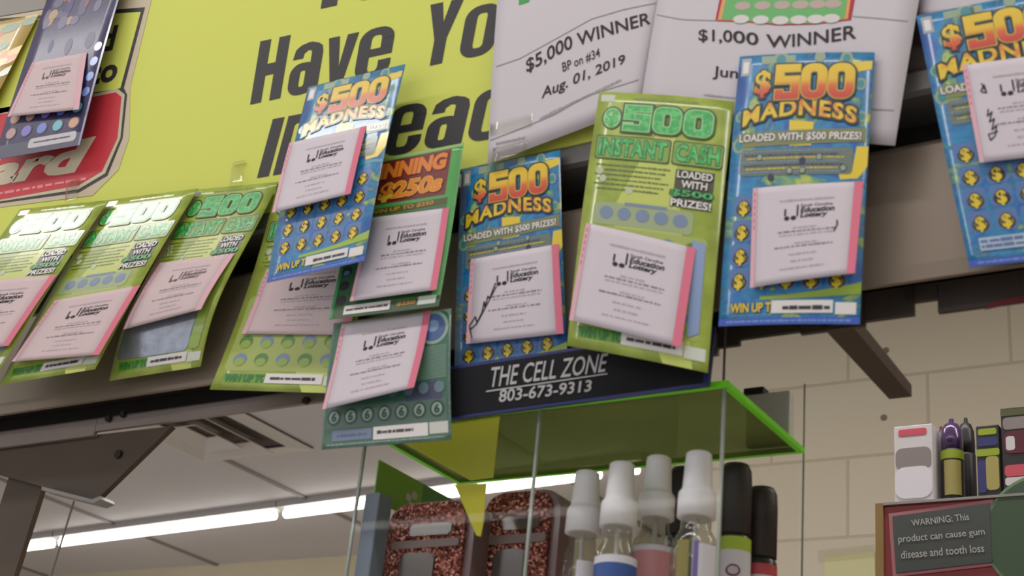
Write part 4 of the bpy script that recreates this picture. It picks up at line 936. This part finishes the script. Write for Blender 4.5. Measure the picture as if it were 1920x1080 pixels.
def blackcap(px, py, Y, lab, labmat, bands, ring=False):
    top = atY(px, py, Y); b = SHZ + .0006; h = top.z - b; X, Y_ = top.x, top.y; R = .0125
    r = empty('roll_on_bottle', (X, Y_, b)); tag(r, lab, 'bottle', 'bottles with black caps in the clear box')
    hb = h - .058
    bm = bmesh.new(); lathe(bm, (X, Y_, b), [(R * .9, 0), (R, .003), (R, hb), (R * .85, hb + .003)]); bb = link('bottle_body', bm, mat('bottle_dark', (50, 60, 50), .3), r, True)
    bm = bmesh.new(); lathe(bm, (X, Y_, b), [(R * .9, hb + .003), (R * .98, hb + .004), (R * .98, h - .016), (R * .93, h - .005), (R * .75, h)]); link('cap', bm, m_bcap, r, True)
    ang0 = math.atan2(-Y_, -X); bm = bmesh.new(); n = 18
    for za, zb_, mi in bands:
        ringv = [[bm.verts.new((X + (R + .0003) * math.cos(ang0 + (i / n - .5) * 3.6), Y_ + (R + .0003) * math.sin(ang0 + (i / n - .5) * 3.6), b + hb * zq)) for i in range(n + 1)] for zq in (za, zb_)]
        for i in range(n): bm.faces.new((ringv[0][i], ringv[0][i + 1], ringv[1][i + 1], ringv[1][i])).material_index = mi
    lb_ = link('bottle_label', bm, labmat, bb, True)
    if ring:
        bm = bmesh.new(); N = 20; cz = b + hb * .62
        for s_, mi in ((1, 0), (.72, 1)):
            vs = [bm.verts.new((X + (R + .0007 + .0004 * mi) * math.cos(ang0 + s_ * .42 * math.cos(6.2832 * i / N)), Y_ + (R + .0007 + .0004 * mi) * math.sin(ang0 + s_ * .42 * math.cos(6.2832 * i / N)), cz + s_ * .0045 * math.sin(6.2832 * i / N))) for i in range(N)]
            bm.faces.new(vs).material_index = mi
        link('oval_badge', bm, [mat('badge_plum', (110, 50, 90), .5), mat('badge_pale', (205, 195, 205), .5)], r)
blackcap(1381, 873, .995, 'black-capped bottle with yellow-green label and a purple oval, behind the right clear panel', [mgn, mw], [(0, .45, 0), (.45, .85, 1), (.85, 1, 0)], True)
blackcap(1429, 917, 1.022, 'shorter black-capped bottle with red band and white label, rightmost in the clear box', [mw, mr], [(0, .8, 0), (.8, .95, 1)])
blackcap(1283, 880, 1.022, 'black-capped bottle mostly hidden between the two right spray bottles', [mw], [(0, .6, 0)])
# ------------------------------------------------------------------ copper glitter cases
def glitter_mat():
    m = bpy.data.materials.new('copper_glitter'); m.use_nodes = True; nt = m.node_tree; b = nt.nodes['Principled BSDF']
    tc = nt.nodes.new('ShaderNodeTexCoord'); v = nt.nodes.new('ShaderNodeTexVoronoi'); v.inputs['Scale'].default_value = 700
    nt.links.new(tc.outputs['Object'], v.inputs['Vector']); r = nt.nodes.new('ShaderNodeValToRGB'); sp = nt.nodes.new('ShaderNodeSeparateColor')
    nt.links.new(v.outputs['Color'], sp.inputs[0]); nt.links.new(sp.outputs[0], r.inputs[0])
    e = r.color_ramp.elements; e[0].color = lin((70, 30, 24)) + (1,); e[1].color = lin((225, 160, 140)) + (1,); e[1].position = .97
    k = e.new(.6); k.color = lin((135, 62, 48)) + (1,); nt.links.new(r.outputs[0], b.inputs['Base Color'])
    b.inputs['Metallic'].default_value = .6; b.inputs['Roughness'].default_value = .35
    nm = nt.nodes.new('ShaderNodeVectorMath'); nm.operation = 'SUBTRACT'; nm.inputs[1].default_value = (.5, .5, .5); nt.links.new(v.outputs['Color'], nm.inputs[0])
    sc = nt.nodes.new('ShaderNodeVectorMath'); sc.operation = 'SCALE'; sc.inputs['Scale'].default_value = 1.1; nt.links.new(nm.outputs[0], sc.inputs[0])
    ge = nt.nodes.new('ShaderNodeNewGeometry'); ad = nt.nodes.new('ShaderNodeVectorMath'); nt.links.new(ge.outputs['Normal'], ad.inputs[0]); nt.links.new(sc.outputs[0], ad.inputs[1])
    no = nt.nodes.new('ShaderNodeVectorMath'); no.operation = 'NORMALIZE'; nt.links.new(ad.outputs[0], no.inputs[0]); nt.links.new(no.outputs[0], b.inputs['Normal'])
    return m
m_glit = glitter_mat(); m_mauve = mat('mauve_plastic', (128, 104, 104), .4, coat=.3); m_win = mat('smoky_window', (84, 72, 66), .2, coat=.6); m_reflect = mat('reflection_grey', (130, 112, 106), .4)
def case(pl, pr, ptop, Y, lab):
    """rounded case standing on the inner shelf"""
    xa, xb = atY(pl, ptop + 40, Y).x, atY(pr, ptop + 20, Y).x; zt_ = atY((pl + pr) / 2, ptop, Y).z; z0_ = SHZ + .0005
    r = empty('glitter_case', ((xa + xb) / 2, Y + .02, z0_)); tag(r, lab, 'case', 'copper glitter cases in the clear box')
    def rr(name, x0_, z0q, x1_, z1q, ya, yb, rad, m, par_=None):
        pts = rrect(x0_, z0q, x1_, z1q, rad, 6)[0]; bm = bmesh.new(); hexa(bm, [(p[0], ya, p[1]) for p in pts], [(p[0], yb, p[1]) for p in pts])
        es = [e_ for e_ in bm.edges if abs(e_.verts[0].co.y - e_.verts[1].co.y) < 1e-6]
        bmesh.ops.bevel(bm, geom=es, offset=.0012, segments=2, affect='EDGES'); return link(name, bm, m, par_ or r)
    w_, h_ = xb - xa, zt_ - z0_
    rr('shell', xa, z0_, xb, zt_, Y + .004, Y + .030, min(.016, h_ * .3), m_mauve)
    gf_ = rr('glitter_front', xa + .002, z0_ + .002, xb - .007, zt_ - .002, Y, Y + .0055, min(.014, h_ * .28), m_glit)
    rr('reflection_strip', xa + w_ * .10, z0_ + h_ * .60, xb - w_ * .12, z0_ + h_ * .665, Y - .0015, Y + .002, .0012, m_reflect, gf_)  # light reflection across the case, modelled as a grey strip
    rr('smoky_window', xa + w_ * .22, z0_ + h_ * .14, xa + w_ * .62, z0_ + h_ * .56, Y - .0015, Y + .002, .005, m_win, gf_)
    rr('smoky_window', xa + w_ * .30, z0_ + h_ * .70, xb - w_ * .22, z0_ + h_ * .80, Y - .0015, Y + .002, .002, m_win, gf_)
    return r
case(726, 888, 938, .935, 'copper glitter case at the left inside the clear box, in front of the green card')
case(905, 1048, 918, .962, 'copper glitter case with rounded mauve side, left of the divider')
# cards inside the left compartment
m_gcard = mat('green_card', (128, 180, 76), .5); m_gcard2 = mat('green_card_dark', (84, 144, 84), .5)
xg = x0 + .0035
ca, cb = atX(709, 866, xg), atX(856, 938, xg)
gy0, gy1 = max(y0 + .004, ca.y), min(y1 - .003, cb.y); gz = (ca.z + cb.z) / 2
gcd = empty('green_card', (xg, gy0, gz - .03)); tag(gcd, 'green card with a pale clover mark along the left clear panel', 'card')
bm = bmesh.new(); boxm(bm, (xg, gy0, gz - .034), (xg + .001, gy0 + (gy1 - gy0) * .55, gz)); cpn = link('card_panel', bm, m_gcard, gcd)
bm = bmesh.new(); boxm(bm, (xg, gy0 + (gy1 - gy0) * .551, gz - .034), (xg + .001, gy1, gz)); link('dark_end', bm, m_gcard2, gcd)
bm = bmesh.new()
for dy, dz in ((-.004, 0), (.004, .004), (.001, -.006)):
    cy, cz = gy0 + (gy1 - gy0) * .42 + dy, gz - .018 + dz
    vs = [bm.verts.new((xg + .0014, cy + .0045 * math.cos(6.2832 * i / 12), cz + .0035 * math.sin(6.2832 * i / 12))) for i in range(12)]; bm.faces.new(vs)
link('clover_mark', bm, mat('clover_pale', (190, 195, 190), .4), cpn)
gp = [atY(x, y, .925) for x, y in ((700, 934), (729, 942), (724, 1095), (686, 1095))]
gx0 = max(x0 + .004, gp[0].x - .002); bm = bmesh.new(); boxm(bm, (gx0, .912, SHZ + .0005), (gp[1].x, .930, gp[0].z), 0, .001)
tag(link('blue_grey_packet', bm, mat('blue_grey', (116, 128, 142), .5)), 'blue-grey packet standing in the left front corner of the clear box', 'packet')
yt = [atY(x, y, .918) for x, y in ((852, 908), (912, 906), (907, 975), (901, 1006), (893, 1004), (872, 955))]
bm = bmesh.new(); hexa(bm, yt, [p + Vector((0, .0006, 0)) for p in yt]); tag(link('yellow_piece', bm, mat('yellow_piece', (196, 190, 40), .5)), 'pointed yellow piece between the two glitter cases', 'tag')  # flat pointed yellow shape between the cases
# ------------------------------------------------------------------ counter
m_counter = mat('counter_laminate', (150, 142, 130), .4, noise=.1, nscale=20)
ctr = empty('checkout_counter', (-.6, 1.0, 0)); tag(ctr, 'checkout counter under the clear display box', 'counter')
bm = bmesh.new(); boxm(bm, (-2.2, .55, 1.06), (.6, 1.35, 1.0995), 0, .004); link('countertop', bm, m_counter, ctr)
bm = bmesh.new(); boxm(bm, (-2.15, .65, 0.001), (.55, 1.30, 1.0595)); link('cabinet', bm, m_fascia, ctr)
for o_ in list(rack.children):
    if o_.name.startswith('post'):
        for v in o_.data.vertices:
            if v.co.z < 1: v.co.z = 1.1
# ==================================================================== TOBACCO RACK AGAINST THE BLOCK WALL
TY = 2.2
ra = atY(1641, 944, TY); zr1 = ra.z; rxe = .55
tr = empty('tobacco_rack', (ra.x + .3, TY + .1, .9)); tag(tr, 'red tobacco rack with a warning plaque, standing before the block wall', 'display rack')
m_rr = mat('rack_red', (140, 48, 52), .45, coat=.3); m_wood = mat('rack_wood', (140, 112, 60), .5, noise=.15, nscale=30)
pw = atY(1656, 1000, TY).x
bm = bmesh.new(); boxm(bm, (ra.x, TY, .9), (pw, TY + .22, zr1)); link('side_board', bm, m_wood, tr)
bm = bmesh.new(); boxm(bm, (pw, TY + .004, .9), (rxe, TY + .22, zr1 - .004)); link('red_body', bm, m_rr, tr)
bm = bmesh.new(); boxm(bm, (pw, TY - .001, zr1 - .004), (rxe, TY + .22, zr1)); link('top_shelf', bm, m_flange, tr)
def q4(name, pts, y, m, par, th=.002):
    P = [atY(x, yy, y) for x, yy in pts]; bm = bmesh.new(); hexa(bm, P, [p + Vector((0, th, 0)) for p in P]); return link(name, bm, m, par)
q4('plaque_border', [(1666, 963), (1862, 936), (1868, 1060), (1674, 1082)], TY + .002, mat('plaque_rose', (175, 110, 118), .4), tr)
plq = q4('plaque', [(1673, 968), (1855, 943), (1860, 1054), (1680, 1074)], TY, mat('plaque_dark', (72, 76, 74), .3, coat=.5), tr)
def rtxt(body, bl, br, tr_, tl_, m, off=.01):
    P = [atY(p[0], p[1], TY - .0006) for p in (bl, br, tr_, tl_)]; ref = text2d(body, off); bx = bounds(ref[0]); bm = bmesh.new(); vs = []
    for x, y in ref[0]:
        u = (x - bx[0]) / (bx[2] - bx[0]); v = (y - bx[1]) / (bx[3] - bx[1]); vs.append(bm.verts.new(P[0].lerp(P[1], u).lerp(P[3].lerp(P[2], u), v)))
    for f in ref[1]:
        try: bm.faces.new([vs[i] for i in f])
        except ValueError: pass
    r = bmesh.ops.extrude_face_region(bm, geom=bm.faces[:])
    for v in [g for g in r['geom'] if isinstance(g, bmesh.types.BMVert)]: v.co.y -= .0005
    link('lettering', bm, m, plq)
m_pt = mat('plaque_text', (170, 170, 165), .5)
rtxt('WARNING: This', (1710, 987), (1818, 975), (1815, 962), (1708, 975), m_pt)
rtxt('product can cause gum', (1685, 1022), (1848, 1006), (1845, 990), (1684, 1004), m_pt)
rtxt('disease and tooth loss', (1690, 1048), (1846, 1035), (1844, 1020), (1689, 1033), m_pt)
c = atY(1962, 1000, TY + .003); bm = bmesh.new(); tube(bm, [(c.x, TY + .004, c.z), (c.x, TY + .002, c.z)], .092, 40); rs_ = link('round_seal', bm, mat('seal_green', (110, 140, 105), .5), tr)
bm = bmesh.new(); tube(bm, [(c.x, TY + .002, c.z), (c.x, TY + .0005, c.z)], .087, 40); link('seal_field', bm, mat('seal_dark', (62, 84, 60), .5), rs_)
q4('grey_lower_panel', [(1874, 1000), (1990, 985), (1990, 1120), (1876, 1130)], TY + .0035, mat('rack_grey', (74, 72, 68), .5), tr)
# goods on the rack
def pack(name, pl, pr, ptop, lab, m, depth=.05, bands=(), cat='pack', top=None, yoff=.004):
    y = TY + yoff; a = atY(pl, ptop, y); b = atY(pr, ptop, y); r = empty(name, ((a.x + b.x) / 2, y + depth / 2, zr1)); tag(r, lab, cat)
    z1_ = (a.z + b.z) / 2; h = z1_ - zr1
    bm = bmesh.new(); boxm(bm, (a.x, y, zr1 + .0004), (b.x, y + depth, z1_), 0, .0015); ct_ = link('carton', bm, m, r)
    for k_, (u0, u1, v0, v1, mm) in enumerate(bands):
        bm = bmesh.new(); pts = rrect(a.x + (b.x - a.x) * u0, zr1 + h * v0, a.x + (b.x - a.x) * u1, zr1 + h * v1, min(abs(b.x - a.x) * (u1 - u0), h * (v1 - v0)) * .3, 4)[0]
        hexa(bm, [(p[0], y - .0008 - .0002 * k_, p[1]) for p in pts], [(p[0], y + .0006, p[1]) for p in pts]); link('printed_band', bm, mm, ct_)
    return r
Kb = mat('pack_black', (38, 34, 38), .4); Kw = mat('pack_white', (212, 206, 208), .5); Kr = mat('pack_red', (205, 80, 96), .5); Kg = mat('pack_grey', (140, 130, 128), .5)
Kl = mat('pack_lime', (150, 170, 40), .5); Kbl = mat('pack_blue', (50, 52, 110), .5); Ky = mat('pack_tan', (170, 158, 90), .5); Km = mat('pack_maroon', (90, 24, 42), .5)
pack('white_carton', 1676, 1747, 797, 'white carton with red print at its top, on the left end of the rack', Kw, bands=((.12, .86, .86, .95, Kr), (.04, .97, .42, .70, Kg), (.02, .98, .04, .45, mat('pack_pale', (225, 220, 228), .5))), cat='carton')
pack('slim_pack', 1829, 1872, 797, 'dark slim pack with lime and blue bands, on the rack right of the purple bottle', Kb, depth=.03, bands=((.1, .9, .86, .95, Kl), (.05, .95, .70, .82, Kbl), (.0, 1, .56, .66, Kl), (.05, .4, .05, .5, Kbl), (.4, .95, .08, .55, Ky)))
pack('tall_pack', 1875, 1945, 762, 'tall dark red pack with white print at the right end of the rack', Kb, depth=.05, bands=((.0, 1, .90, .98, mat('pack_olive', (84, 88, 48), .5)), (.06, 1, .74, .88, Kg), (.06, 1, .46, .72, Km), (.12, .36, .50, .66, Kw), (.06, 1, .20, .33, Kr), (.06, 1, .10, .19, Kw)))
def can(pl, pr, ptop, lab, m, mdome, band, yo):
    y = TY + yo; a = atY(pl, ptop + 30, y); b = atY(pr, ptop + 30, y); R = (b.x - a.x) / 2; X = (a.x + b.x) / 2; h = atY((pl + pr) / 2, ptop, y).z - zr1
    r = empty('lighter_fluid_bottle', (X, y, zr1)); r.name = 'dome_topped_bottle'; tag(r, lab, 'bottle')
    bm = bmesh.new(); lathe(bm, (X, y, zr1), [(R * .95, .0004), (R, .003), (R, h * .60), (R * .96, h * .62)]); bd_ = link('bottle_body', bm, m, r, True)
    bm = bmesh.new(); lathe(bm, (X, y, zr1), [(R * .93, h * .62), (R * .95, h * .75), (R * .88, h * .86), (R * .6, h * .93), (R * .25, h * .95), (R * .2, h)]); link('dome_cap', bm, mdome, r, True)
    if band:
        bm = bmesh.new(); n = 16; ang0 = math.atan2(-y, -X)
        for za, zb_, wd, mi in band:
            rv = [[bm.verts.new((X + (R + .0006) * math.cos(ang0 + (i / n - .5) * wd), y + (R + .0006) * math.sin(ang0 + (i / n - .5) * wd), zr1 + h * zq)) for i in range(n + 1)] for zq in (za, zb_)]
            for i in range(n): bm.faces.new((rv[0][i], rv[0][i + 1], rv[1][i + 1], rv[1][i])).material_index = mi
        link('printed_band', bm, [Kl, Ky], bd_)
can(1763, 1806, 786, 'purple dome-topped bottle with lime and tan lettering bands, on the rack beside the white carton', Kb, mat('cap_purple', (74, 44, 96), .25, coat=.7), ((.50, .60, 2.6, 0), (.08, .48, 1.5, 1)), .035)
can(1795, 1828, 784, 'black dome-topped bottle behind the purple one on the rack', Kb, Kb, None, .095)
can(1752, 1778, 800, 'dark bottle between the white carton and the purple bottle', mat('bottle_brown', (66, 52, 48), .4), mat('cap_maroon', (84, 40, 44), .4), None, .10)
# back counter under the rack
bcn = empty('back_counter', (.1, 2.4, 0)); tag(bcn, 'back counter carrying the red tobacco rack', 'counter')
bm = bmesh.new(); boxm(bm, (-1.0, 2.1, .86), (.9, 3.3, .8995), 0, .004); link('countertop', bm, m_counter, bcn)
bm = bmesh.new(); boxm(bm, (-.95, 2.16, .001), (.85, 3.28, .8595)); link('cabinet', bm, m_fascia, bcn)
# note taped on the block wall
nq = [atY(x, y, WY - .003) for x, y in ((1545, 1046), (1640, 1034), (1642, 1130), (1547, 1138))]
nt_ = empty('wall_note', nq[0]); tag(nt_, 'pale yellow note taped on the block wall left of the red rack', 'note')
bm = bmesh.new(); hexa(bm, nq, [p + Vector((0, .001, 0)) for p in nq]); link('sheet', bm, mat('note_yellow', (205, 200, 150), .6), nt_)
tq = [atY(x, y, WY - .0045) for x, y in ((1532, 1032), (1640, 1020), (1640, 1045), (1534, 1055))]
bm = bmesh.new(); hexa(bm, tq, [p + Vector((0, .0005, 0)) for p in tq]); link('tape', bm, m_tape, nt_)
for px, py, lb in ((1657, 783, 'upper hole in the block wall near the rack'), (1661, 657, 'small dark hole in the block wall right of the support arm'),):
    c = atY(px, py, WY - .0005); bm = bmesh.new(); tube(bm, [(c.x, WY + .001, c.z), (c.x, WY - .002, c.z)], .008, 12); o = link('wall_plug', bm, mat('plug', (120, 108, 88), .7)); tag(o, lb.replace('upper hole', 'small dark plug').replace('hole', 'plug'), 'wall plug', None)
